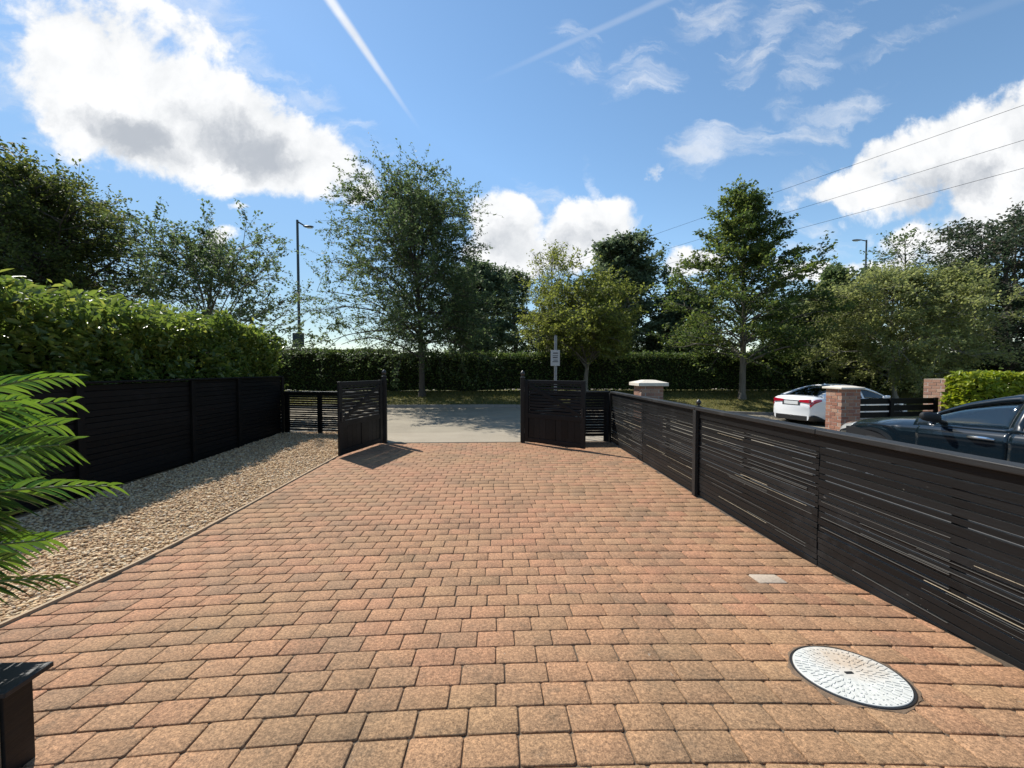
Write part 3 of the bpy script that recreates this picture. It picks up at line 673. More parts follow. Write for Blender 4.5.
def tree(base, H, lo, env, label, cat="tree", group=None, seed=1, limbs=26, sec=7, twigs=4, leaves=28, leaf=.12, aspect=.55, elev=(20, 55), droop=.25, tr=.14, lean=(0, 0), leafmat=None, bark=None, name="tree", stems=None, jitter=.13, up=.35, fork=0, twl=(.35, .8), wob=.25, flat=1.0, q0=.22):
    rn = np.random.default_rng(seed); base = np.array(base, float)
    t = empty(name, base); tag(t, label, cat, group)
    VV, QQ, LP, LD = [], [], [], []
    k_ = 7; tt = np.linspace(0, 1, k_); ph = rn.uniform(0, 6)
    top = H*(.93 if not fork else fork)
    spine = np.stack([lean[0]*tt*top+wob*np.sin(tt*3+ph)*tt, lean[1]*tt*top+wob*np.cos(tt*2.3+ph)*tt, tt*top], 1)
    spine -= spine[0]; spine[0, 2] = -.15
    tube_np(VV, QQ, spine, tr, tr*(.16 if not fork else .6), 9)
    flare = np.array([[0, 0, -.15], [0, 0, .12], [0, 0, .4]]); tube_np(VV, QQ, flare, tr*1.5, tr*.9, 9)
    def sp(z):
        f = min(max(z/top, 0), 1)*(k_-1); i = min(int(f), k_-2); return spine[i]+(spine[i+1]-spine[i])*(f-i)
    for i in range(limbs):
        u = (i+rn.uniform(.0, 1))/limbs
        az = i*2.39996+rn.uniform(-.5, .5)
        h = lo+u*(H-lo)*.95
        el = R(elev[0]+(elev[1]-elev[0])*u+rn.uniform(-12, 12))
        L = env(u, az)*rn.uniform(.6, .95)
        if L < .15: continue
        L = L/max(math.cos(el), .35)
        h0 = max(lo*.75, h-L*math.sin(el)*.55)
        if fork: h0 = min(h0, top*rn.uniform(.75, 1.0))
        L = min(L, max(.4, (H*.95-h0-.25)/max(math.sin(el), .15)))
        p0 = sp(h0); dirv = np.array([math.cos(az)*math.cos(el), math.sin(az)*math.cos(el), math.sin(el)])
        if fork:   # limbs aim at their envelope point from the fork
            tgt = np.array([math.cos(az)*env(u, az)*.95, math.sin(az)*env(u, az)*.95, h]); tgt[:2] += np.array(lean)*h; L = np.linalg.norm(tgt-p0)*rn.uniform(.8, 1.05); dirv = unit(tgt-p0)
        s = np.linspace(0, 1, 6)[:, None]
        bow = np.array([0, 0, 1])*L*.10
        pts = p0+dirv*L*s+bow*np.sin(s*np.pi)-np.array([0, 0, 1])*droop*L*.35*s**2.4+rn.normal(0, .03*L, (6, 3))*s*.6
        r0 = tr*.34*(1-.6*u)*min(1, .4+L/4); tube_np(VV, QQ, pts, r0, max(.008, r0*.2), 5)
        ns = max(3, int(sec*(.5+.5*L/max(env(.3, az), .5))))
        for j in range(ns):
            q = q0+(1-q0)*(j+rn.uniform(0, 1))/ns; f = q*5; m = min(int(f), 4); b0 = pts[m]+(pts[m+1]-pts[m])*(f-m)
            rd = unit(rn.normal(0, 1, 3)*np.array([1, 1, .55*flat])); dv = unit(dirv*.75+rd*.95); SL = (.40*L*(1-.55*q)+.35)*rn.uniform(.7, 1.2)
            s4 = np.linspace(0, 1, 4)[:, None]
            bp = b0+dv*SL*s4-np.array([0, 0, 1])*droop*SL*.5*s4**2; tube_np(VV, QQ, bp, max(.011, r0*.3), .005, 4)
            for w in range(twigs):
                q2 = .25+.75*(w+rn.uniform(0, 1))/twigs; f2 = q2*3; m2 = min(int(f2), 2); c0 = bp[m2]+(bp[m2+1]-bp[m2])*(f2-m2)
                rd2 = unit(rn.normal(0, 1, 3)*np.array([1, 1, .7*flat])); tv = unit(dv*.8+rd2*.8-np.array([0, 0, 1])*droop*.6); TL = rn.uniform(*twl)
                c1 = c0+tv*TL-np.array([0, 0, 1])*droop*TL*.3
                tube_np(VV, QQ, [c0, (c0+c1)/2+np.array([0, 0, .03]), c1], .006, .003, 3)
                kk = int(leaves*rn.uniform(.6, 1.3)); a = rn.uniform(.05, 1.05, (kk, 1))
                LP.append(c0+(c1-c0)*a+rn.normal(0, jitter, (kk, 3))*np.array([1, 1, .75])); LD.append(np.repeat(tv[None]-np.array([[0, 0, droop*.6]]), kk, 0))
    V = np.concatenate(VV); Q = np.concatenate(QQ)
    link("trunk", np_mesh("trunk", V, Q), bark, t, smooth=True)
    P = np.concatenate(LP); D = np.concatenate(LD)
    v, q = leaf_arrays(P, leaf, aspect, rn, up, dirs=D)
    link("crown", np_mesh("crown", v, q), leafmat, t)
    return t

# leaf tones (real leaf albedos)
L_dark = leaf_mat("leaf_dark", [(0, (.046, .066, .022)), (.5, (.078, .104, .030)), (1, (.145, .16, .045))], .46)
L_mid = leaf_mat("leaf_mid", [(0, (.052, .080, .034)), (.5, (.084, .124, .050)), (1, (.145, .185, .076))], .5)
L_olive = leaf_mat("leaf_olive", [(0, (.095, .120, .030)), (.5, (.155, .185, .046)), (1, (.22, .24, .066))], .52)
L_birch = leaf_mat("leaf_birch", [(0, (.145, .170, .062)), (.5, (.21, .24, .09)), (1, (.28, .30, .13))], .55)
L_fresh = leaf_mat("leaf_fresh", [(0, (.048, .078, .024)), (.5, (.080, .122, .034)), (1, (.18, .21, .055))], .5)
L_copper = leaf_mat("leaf_copper", [(0, (0.033, 0.054, 0.029)), (.55, (0.055, 0.082, 0.042)), (.8, (0.077, 0.088, 0.055)), (1, (0.132, 0.109, 0.081))], .36)
L_far = leaf_mat("leaf_far", [(0, (.060, .085, .046)), (.5, (.098, .134, .072)), (1, (.15, .19, .10))], .5)
L_hedge = leaf_mat("leaf_hedge", [(0, (.040, .070, .022)), (.5, (.074, .118, .035)), (1, (.15, .18, .055))], .45)
L_laurel = leaf_mat("leaf_laurel", [(0, (.078, .120, .028)), (.45, (.112, .165, .038)), (.85, (.165, .215, .05)), (1, (.26, .28, .07))], .5, .3, spec=.45)
L_yellow = leaf_mat("leaf_yellow_laurel", [(0, (.14, .20, .025)), (.5, (.23, .28, .035)), (1, (.36, .38, .06))], .42, .32)
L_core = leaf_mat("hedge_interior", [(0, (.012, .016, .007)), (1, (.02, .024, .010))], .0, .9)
B_grey = bark_mat("bark_grey", (.09, .08, .065), (.18, .16, .13))
B_dark = bark_mat("bark_dark", (.04, .034, .028), (.09, .075, .06))
B_birch = bark_mat("bark_birch", (.12, .11, .095), (.32, .30, .27))

YT = 19.4
def tb(px, py, Y): a_ = at(px, py, Y); return (a_.x, Y, zverge(a_.x, Y) if Y < 22.6 else .4)
def hz(px, py, Y): return at(px, py, Y).z
# 1 the tall airy tree left of centre
b = tb(422, 390, YT); e1 = lambda u, az: (4.6 if u < .3 else 4.6*(1-((u-.3)/.7)**1.3*.42))*(1.0+.22*math.cos(az-math.pi))
tree(b, hz(395, 176, YT)-b[2], 2.2, e1, "tall airy feathery tree on the verge, its bare trunk rising behind the left gate", group="trees on the road verge", seed=12, limbs=66, sec=11, twigs=5, leaves=23, leaf=.125, aspect=.5, elev=(4, 64), droop=.30, tr=.15, leafmat=L_mid, bark=B_dark, lean=(-.03, 0), jitter=.06, twl=(.5, 1.35), q0=.04)
# 2 the small multi-stemmed olive tree
b = tb(586, 388, YT); e2 = lambda u, az: 2.75*math.sin(math.pi*(.12+.84*u)**.9)*(1+.1*math.cos(az-2.6))
tree(b, hz(590, 262, YT)-b[2], 2.3, e2, "small olive-green vase-shaped tree with forked stems behind the sign post", group="trees on the road verge", seed=5, limbs=34, sec=7, twigs=5, leaves=26, leaf=.13, aspect=.6, droop=.1, tr=.13, leafmat=L_olive, bark=B_grey, fork=.27, jitter=.085, wob=.1)
# spindly taller branch tree beside it
b = tb(548, 388, 21.9)
tree(b, hz(545, 246, 21.9)-b[2], 2.6, lambda u, az: 1.5*(1-u*.75)+.25, "thin sparse tree with spiky upright branches left of the olive tree", group="trees behind the roadside hedge", seed=9, limbs=22, sec=5, twigs=3, leaves=12, leaf=.13, aspect=.55, elev=(45, 72), droop=.0, tr=.09, leafmat=L_olive, bark=B_grey, jitter=.11)
# 3 the conical tree
b = tb(742, 393, YT); e3 = lambda u, az: (4.0+.55*math.sin(u*12) if u < .2 else 4.6*max(0, 1-(u-.2)/.78)**1.2+.05)
tree(b, hz(748, 176, YT)-b[2], 1.7, e3, "tall conical dark green tree with layered branches behind the white car's left", group="trees on the road verge", seed=33, limbs=66, sec=9, twigs=5, leaves=23, q0=.08, leaf=.14, aspect=.6, elev=(8, 58), droop=.05, tr=.16, leafmat=L_fresh, bark=B_grey, jitter=.075, flat=.45, wob=.15)
# 4 the leaning birch in front of the copper beech
b = tb(896, 395, YT-.6); e4 = lambda u, az: 4.1*math.sin(math.pi*min(.2+.72*u, 1))**.7
tree(b, hz(880, 268, YT)-b[2], 1.5, e4, "pale olive birch with hanging leaves and leaning pale trunk behind the rail fence", group="trees on the road verge", seed=41, limbs=56, sec=9, twigs=5, leaves=32, leaf=.12, aspect=.65, elev=(10, 50), droop=.5, tr=.11, lean=(-.09, 0), leafmat=L_birch, bark=B_birch, jitter=.10)
# 5 copper beech at the right edge
b = tb(1005, 390, 20.6); e5 = lambda u, az: 4.9*math.sin(math.pi*min(.28+.66*u, 1))**.75
tree(b, hz(1000, 213, 20.6)-b[2], .9, e5, "large dark beech with copper-tinged upper branches at the right edge", group="trees behind the roadside hedge", seed=52, limbs=46, sec=8, twigs=4, leaves=26, leaf=.16, aspect=.6, elev=(5, 58), droop=.15, tr=.22, leafmat=L_copper, bark=B_dark, jitter=.16)
b = tb(1085, 390, 20.2)
tree(b, 7.5, .8, lambda u, az: 4.2*math.sin(math.pi*min(.28+.68*u, 1))**.7, "dark bushy tree filling the far right edge beyond the dark car", group="trees behind the roadside hedge", seed=57, limbs=34, sec=7, twigs=4, leaves=26, leaf=.17, aspect=.6, elev=(5, 55), droop=.2, tr=.2, leafmat=L_dark, bark=B_dark, jitter=.18)
b = tb(957, 390, 23.5)
tree(b, hz(950, 262, 23.5)-b[2], .8, lambda u, az: 3.4*math.sin(math.pi*min(.28+.68*u, 1))**.7, "dense mid green tree filling the space between birch and dark beech", group="trees behind the roadside hedge", seed=58, limbs=34, sec=7, twigs=4, leaves=26, leaf=.17, aspect=.6, elev=(5, 55), droop=.2, tr=.18, leafmat=L_mid, bark=B_dark, jitter=.18)
# sparse sapling above the birch
b = tb(903, 390, 23)
tree(b, hz(915, 228, 23)-b[2], 4.0, lambda u, az: 1.7*(1-u*.6)+.2, "thin open-branched tree poking above the birch at right", group="trees behind the roadside hedge", seed=61, limbs=17, sec=5, twigs=3, leaves=11, leaf=.15, aspect=.6, elev=(30, 60), droop=.0, tr=.1, leafmat=L_mid, bark=B_dark, jitter=.12)
# background crowns
def far_tree(px, pytop, Y, rpx, label, seed, mat=L_far, leaf=.24, lo=1.2, shape=.7, limbs=34, leaves=30):
    b_ = tb(px, 390, Y); r_ = rpx*Y/F
    tree(b_, hz(px, pytop, Y)-b_[2], lo, lambda u, az: r_*math.sin(math.pi*min(.22+.72*u, 1))**shape, label, group="trees behind the roadside hedge", seed=seed, limbs=limbs, sec=8, twigs=4, leaves=leaves, leaf=leaf, aspect=.65, elev=(5, 60), droop=.1, tr=.25, leafmat=mat, bark=B_dark, jitter=.17)
far_tree(622, 236, 31, 44, "big round dark tree standing behind the olive tree", 71, L_far, .26, limbs=44)
far_tree(478, 262, 29, 36, "dark rounded tree behind the feathery tree's right side", 72, L_far)
far_tree(516, 268, 36, 24, "narrow ivy-dark tree in the gap right of the feathery tree", 73, L_far, .24, limbs=24, leaves=20)
far_tree(680, 290, 30, 34, "dark bushy tree behind the conical tree's left side", 74, L_far)
far_tree(832, 268, 33, 44, "hazy green distant tree right of the conical tree", 75, L_mid, .26)
far_tree(795, 300, 27, 40, "shadowed green tree low behind the conical tree's right side", 76, L_far)
far_tree(560, 310, 33, 32, "low dark tree behind the olive tree's left side", 77, L_far, .24)
# left side
b = at(48, 380, 13.2); b = (b.x, 13.2, -.05)
b = (b[0], 13.2, .0)
tree(b, hz(62, 178, 13.2), 1.2, lambda u, az: 3.15*math.sin(math.pi*min(.25+.70*u, 1))**.62, "large dense dark tree towering over the laurel hedge at left", group="trees beyond the left fence", seed=81, limbs=64, sec=10, twigs=5, leaves=34, leaf=.095, aspect=.6, elev=(5, 62), droop=.12, tr=.24, leafmat=L_dark, bark=B_dark, jitter=.085)
b = at(-70, 380, 12.5)
tree((b.x, 12.5, 0), 8.0, 1.2, lambda u, az: 3.6*math.sin(math.pi*min(.25+.68*u, 1))**.62, "dark tree cut off by the left edge of the photo", group="trees beyond the left fence", seed=82, limbs=36, sec=8, twigs=4, leaves=26, leaf=.16, aspect=.6, elev=(5, 62), droop=.12, tr=.24, leafmat=L_dark, bark=B_dark, jitter=.17)
b = at(214, 380, 13.6)
tree((b.x, 13.6, 0), hz(195, 236, 13.6), 1.7, lambda u, az: 3.1*(1-.45*u)*(1+.22*math.cos(az)), "small open tree with spreading spiky branches right of the dark tree", group="trees beyond the left fence", seed=89, limbs=28, sec=7, twigs=4, leaves=28, leaf=.105, aspect=.55, elev=(22, 68), droop=-.05, tr=.1, leafmat=L_mid, bark=B_grey, jitter=.055, twl=(.4, 1.0))

# ------------------------------------------------------------------ hedges
def hedge(label, x0, x1, y0, y1, z0f, z1f, n, leaf, aspect, mat, seed, rough=.12, core_in=.2, six=False, name="hedge", stems=0, group=None, skirt=.35, topjit=.12, up=.35, lump=1.0):
    rn = np.random.default_rng(seed); t = empty(name, ((x0+x1)/2, (y0+y1)/2, z0f((x0+x1)/2))); tag(t, label, "hedge", group)
    off = np.array(t.location)
    def wave(a, k_): return np.sin(a*1.7+k_)*.5+np.sin(a*4.3+k_*2.1)*.3+np.sin(a*9.1+k_*3.7)*.2
    lx, ly = x1-x0, y1-y0; hz_ = z1f((x0+x1)/2)-z0f((x0+x1)/2)
    ar = np.array([lx*hz_, lx*hz_, lx*ly, ly*hz_, ly*hz_]); ar = ar/ar.sum(); cnt = (n*ar).astype(int); P = []
    zz0 = np.vectorize(z0f); zz1 = np.vectorize(z1f)
    for f in range(5):
        k_ = cnt[f]; a = rn.uniform(0, 1, k_); b_ = rn.uniform(0, 1, k_); dep = np.abs(rn.normal(0, rough, k_))-rough*.35
        if f < 2:
            X = x0+a*lx; zl, zh = zz0(X)+skirt*rn.uniform(.2, 1, k_), zz1(X); Z = zl+b_*(zh-zl); yy = (y0 if f == 0 else y1); sgn = 1 if f == 0 else -1
            Y = yy+sgn*(dep+lump*(.09*wave(X*1.3+yy+Z*1.1, 1+f)+.07*wave(Z*3, X.mean()+f)))
        elif f == 2:
            X = x0+a*lx; Y = y0+b_*ly; Z = zz1(X)-dep+topjit*wave(X*1.3+Y*.7, 3)
        else:
            Y = y0+a*ly; xx = x0 if f == 3 else x1; sgn = 1 if f == 3 else -1; zl, zh = z0f(xx)+skirt*.6, z1f(xx); Z = zl+b_*(zh-zl); X = xx+sgn*(dep+lump*(.07*wave(Y*1.6+Z*1.4, f)+.05*wave(Z*2.6-Y, f+2)))
        P.append(np.stack([X, Y, Z], 1))
    # shoots above the clipped top
    k_ = int(n*.05); X = rn.uniform(x0, x1, k_); P.append(np.stack([X, rn.uniform(y0, y1, k_), zz1(X)+topjit*wave(X*1.3, 3)+np.abs(rn.normal(0, rough*.4, k_))], 1))
    v, q = leaf_arrays(np.concatenate(P), leaf, aspect, rn, up, six=six)
    link("leaves", np_mesh("leaves", v-off, q), mat, t)
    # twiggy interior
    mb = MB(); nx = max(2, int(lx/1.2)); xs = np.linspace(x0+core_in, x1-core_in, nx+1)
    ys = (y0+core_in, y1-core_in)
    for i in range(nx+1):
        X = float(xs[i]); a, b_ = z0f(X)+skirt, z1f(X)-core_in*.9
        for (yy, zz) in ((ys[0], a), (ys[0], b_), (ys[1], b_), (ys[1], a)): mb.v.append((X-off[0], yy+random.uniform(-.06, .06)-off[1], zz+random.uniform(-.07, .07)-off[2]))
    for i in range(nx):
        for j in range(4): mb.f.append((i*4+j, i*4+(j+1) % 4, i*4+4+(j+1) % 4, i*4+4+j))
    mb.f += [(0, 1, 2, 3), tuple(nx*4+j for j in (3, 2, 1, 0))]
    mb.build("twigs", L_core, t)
    if stems:
        s = MB()
        for i in range(stems):
            X = x0+lx*(i+rn.uniform(.1, .9))/stems; Y = y0+ly*rn.uniform(.15, .75); zb = z0f(X)
            s.tube([(X-off[0], Y-off[1], zb-.1-off[2]), (X+rn.uniform(-.1, .1)-off[0], Y-off[1], zb+skirt+.15-off[2])], [.03, .02], 5)
        s.build("stems", B_dark, t)
    return t
hedge("long clipped dark green hedge along the far side of the road behind the verge", -34, 42, 20.6, 21.9, lambda x: .40, lambda x: 1.5+19.5*20.6/F+(-.0 if x < -5 else -.16), 120000, .13, .6, L_hedge, 101, rough=.16, core_in=.22, skirt=.10, topjit=.07)
hedge("tall glossy laurel hedge growing above the black board fence at left", -6.75, -5.36, 2.2, 10.45, lambda x: .0, lambda x: 2.33, 54000, .12, .44, L_laurel, 102, rough=.24, core_in=.55, six=True, name="laurel_hedge", topjit=.3, up=.15, lump=2.4)
hedge("bright yellow-green laurel hedge beside the weathered brick pillar at right", at(962, 380, 8.95).x, 16.5, 8.7, 9.3, lambda x: -.4, lambda x: at(985, 376, 9.0).z, 16000, .13, .5, L_yellow, 103, rough=.12, core_in=.25, six=True, name="laurel_hedge", topjit=.05)

# verge grass
def blades():
    n = 46000; X = RNG.uniform(-16, 26, n); Y = RNG.uniform(YK+.13, 20.9, n); Z = np.array([zverge(a, b_) for a, b_ in zip(X, Y)])
    h = RNG.uniform(.035, .10, n); a = RNG.uniform(0, 6.28, n); w = .011; ln = RNG.normal(0, .035, (n, 2))
    dx, dy = np.cos(a)*w, np.sin(a)*w
    V = np.stack([np.stack([X-dx, Y-dy, Z-.01], 1), np.stack([X+dx, Y+dy, Z-.01], 1), np.stack([X+ln[:, 0], Y+ln[:, 1], Z+h], 1)], 1).reshape(-1, 3)
    lm = leaf_mat("grass_blade", [(0, (.07, .085, .02)), (.5, (.14, .14, .035)), (1, (.26, .22, .08))], .35, .7)
    o_ = link("verge_grass", np_mesh("verge_grass", V, tris=np.arange(3*n).reshape(-1, 3)), lm); tag(o_, "short dry grass on the verge below the roadside hedge", "grass", kind="stuff")
blades()

# ------------------------------------------------------------------ palm in the foreground
def palm():
    t = empty("potted_palm", (-2.45, 1.25, zdrive(1.25)-.03)); tag(t, "bright green palm with long feathery fronds in the left foreground", "palm plant"); off = Vector(t.location)
    L_palm = leaf_mat("palm_leaflet", [(0, (.020, .060, .018)), (.5, (.060, .125, .024)), (1, (.13, .22, .035))], .4, .24, spec=.6)
    B_st = simple("palm_stem", (.13, .17, .05), .5)
    MB().lathe([(.15, 0), (.19, .30), (.205, .32), (.205, .36), (.185, .36), (.18, .33), (.0, .32)], n=28).build("pot", M['terracotta'], t, True)
    rn = random.Random(6)
    st = MB()
    for i in range(6):
        a = i*1.05; st.tube([(.05*math.cos(a), .05*math.sin(a), .3), (.07*math.cos(a), .07*math.sin(a), .6), (.05*math.cos(a+.3), .05*math.sin(a+.3), .8)], [.016, .014, .01], 7)
    st.build("stem", B_st, t, True)
    def frond(tip, rise, n=23, ll=.27, tw=.25, droop=.3, roll=55):
        tip = Vector(tip)-off; o_ = Vector((rn.uniform(-.05, .05), rn.uniform(-.05, .05), .72)); mid = (o_+tip)*.5+Vector((0, 0, rise))
        def B(s): return o_*(1-s)**2+mid*2*s*(1-s)+tip*s*s
        def T(s): return ((mid-o_)*(1-s)+(tip-mid)*s).normalized()
        r = MB(); r.tube([B(i/12) for i in range(13)], [.009*(1-.8*i/12)+.0012 for i in range(13)], 6)
        v, f = [], []
        for i in range(n):
            s = .22+.78*(i/(n-1))
            p, tg = B(s), T(s); side = tg.cross(Vector((0, 0, 1))).normalized(); upv = side.cross(tg).normalized(); rl = R(roll); side, upv = side*math.cos(rl)+upv*math.sin(rl), upv*math.cos(rl)-side*math.sin(rl)
            prof = math.sin(min(1, .35+.75*(1-s))*math.pi*.5)*(.55+.45*math.sin(math.pi*min(1, s*1.1)))
            for sg in (-1, 1):
                L = ll*prof*rn.uniform(.85, 1.1); w = .0118*(.55+.6*prof)
                fw = .6+.7*s; d = (side*sg*1.0+tg*fw+upv*(tw+rn.uniform(-.12, .12))).normalized()
                wv = d.cross(upv).normalized(); nn = wv.cross(d).normalized()
                b0 = len(v); K = 5
                for q in range(K+1):
                    u = q/K; c = p+d*L*u-Vector((0, 0, 1))*droop*L*u*u*rn.uniform(.9, 1.1); ww = w*(.35+.65*math.sin(math.pi*min(1, u*.9+.18)))*(1 if u < 1 else .05)
                    v += [c-wv*ww+nn*ww*.45, c, c+wv*ww+nn*ww*.45]
                for q in range(K):
                    for e in (0, 1): f.append((b0+q*3+e, b0+q*3+e+1, b0+(q+1)*3+e+1, b0+(q+1)*3+e))
        # one frond = leaflets on a midrib
        me = MB(); me.add(v, f); fo = me.build("frond", L_palm, t, True, fix=False)
        r.build("midrib", B_st, fo, True)
    for (px, py, Y, rise, ll, tw, roll) in ((82, 377, 1.95, .30, .26, .1, 35), (80, 402, 1.62, .24, .22, .1, 50), (70, 425, 1.9, .22, .32, .2, 60), (72, 445, 1.75, .18, .36, .1, 72), (120, 486, 1.62, .17, .24, .15, 48), (58, 540, 1.72, .02, .30, .2, 65), (66, 578, 1.5, -.02, .24, .1, 50), (30, 400, 1.5, .25, .28, .2, 40),
            (30, 455, 1.5, .14, .30, .1, 75), (10, 520, 1.6, .06, .32, .2, 70), (14, 560, 1.45, 0, .28, .2, 60), (5, 490, 1.85, .1, .34, .2, 85)):
        frond(at(px-12, py, Y), rise, ll=ll, tw=tw, roll=roll)
    for a in (2.2, 3.0, 3.9, 4.7, 5.4): frond(Vector((-2.45+.75*math.cos(a), 1.25+.75*math.sin(a), 1.15+.15*math.sin(a*3))), .28)
palm()

# short capped post, bottom-left
def low_post():
    t = empty("wooden_post", (-1.645, 1.415, .022)); tag(t, "short dark square post with flat cap at the bottom left corner", "post")
    MB().box(-.0548, .0548, -.0443, .0443, -.03, .438).build("post", M['black'], t, bevel=.003)
    MB().box(-.045, .045, -.056, -.0447, -.03, .436).build("face_board", M['tan_wood'], t, bevel=.002)
    mb = MB(); mb.box(-.10, .098, -.075, .072, .4405, .458); mb.build("cap", M['cap'], t, bevel=.003)
low_post()

# ------------------------------------------------------------------ lamps, sign, wires
def lamp(px, ytop, Y, rad, side, label, arm, box=None):
    p = at(px, ytop, Y); t = empty("street_lamp", (p.x, Y, .3)); tag(t, label, "street lamp", "street lamps"); H_ = p.z-.3
    MB().tube([(0, 0, -.2), (0, 0, 1.4), (0, 0, 1.45), (0, 0, H_)], [rad*1.35, rad*1.35, rad, rad*.75], 12).build("pole", M['lamp_grey'], t, True)
    a = MB(); a.tube([(0, 0, H_-.08), (side*arm*.45, 0, H_-.28 if side > 0 else H_+.0), (side*arm*.5, 0, H_-.3 if side > 0 else H_+.0)], rad*.5, 8); a.build("arm", M['lamp_grey'], t, True)
    zc = H_-.36 if side > 0 else H_-.02
    h = MB(); x0, x1 = side*arm*.45, side*arm*1.2
    h.lathe([(.04, 0), (.13, .15*arm), (.15, .45*arm), (.10, .68*arm), (.02, .75*arm)], n=14)
    vs = [(x0+side*z, x_, zc+y_*.42) for (x_, y_, z) in h.v]; h2 = MB(); h2.v = vs; h2.f = h.f; ho = h2.build("lamp_head", M['lamp_grey'] if side > 0 else M['galv'], t, True)
    MB().box(min(x0+side*.25*arm, x0+side*.62*arm), max(x0+side*.25*arm, x0+side*.62*arm), -.09, .09, zc-.075, zc-.055).build("lens", M['lens'], ho)
    if box:
        bx = at(*box[:2], Y); MB().box(-.32, .32, -.14, -.09, bx.z-.3-box[2]/2, bx.z-.3+box[2]/2).build("sign_plate", M['lamp_grey'], t, bevel=.02)
lamp(297.3, 220, 24, .085, 1, "tall dark lamp post with a square plate beyond the hedge, left of the feathery tree", .75, (298.5, 340, .8))
lamp(866.5, 240, 31, .075, -1, "tall lamp post with arm to the left rising behind the birch at right", .95)
def sign():
    p = at(555.5, 385, 10.0); t = empty("sign_post", (p.x, 10, zroad(p.x))); tag(t, "grey sign post with a small white parking plate behind the right gate", "sign"); zb = zroad(p.x)
    zt = at(555, 336, 10).z-zb
    MB().tube([(0, 0, -.1), (0, 0, zt)], .036, 12).build("pole", M['galv'], t, True)
    MB().lathe([(.038, zt), (.036, zt+.012), (.01, zt+.02)], n=12).build("pole_cap", M['plastic_black'], t, True)
    c = at(554.3, 358, 10).z-zb
    pl = MB().box(-.125, .095, -.052, -.047, c-.19, c+.19).build("plate", M['sign_white'], t, bevel=.002)
    mk = MB()
    for (z, a_, b_, h) in ((.10, -.07, .05, .03), (.045, -.08, .055, .018), (-.005, -.075, .04, .03), (-.06, -.06, .045, .016), (-.1, -.08, .055, .02)): mk.box(a_, b_, -.0545, -.0525, c+z, c+z+h)
    mk.build("marking", M['sign_dark'], pl)
    MB().box(-.045, .045, -.046, .04, c-.06, c-.02).build("clip", M['galv'], t)
sign()
dw = Vector((-.571, 1, 0)).normalized()
for i, (py, lab) in enumerate(((105, "topmost of the three thin black overhead wires crossing the sky at right"), (140, "middle of the three thin black overhead wires crossing the sky at right"), (168, "lowest of the three thin black overhead wires crossing the sky at right"))):
    p = at(1024, py, 13.5); pts = []
    for k_ in range(41):
        s = -25+k_*3.5; q = p+dw*s; sag = .00045*((s-45)**2-45**2); q.z += sag*.35; pts.append(q)
    o = MB().tube(pts, .007, 6).build("overhead_wire", M['wire'], None, True); tag(o, lab, "overhead wire", "overhead wires")

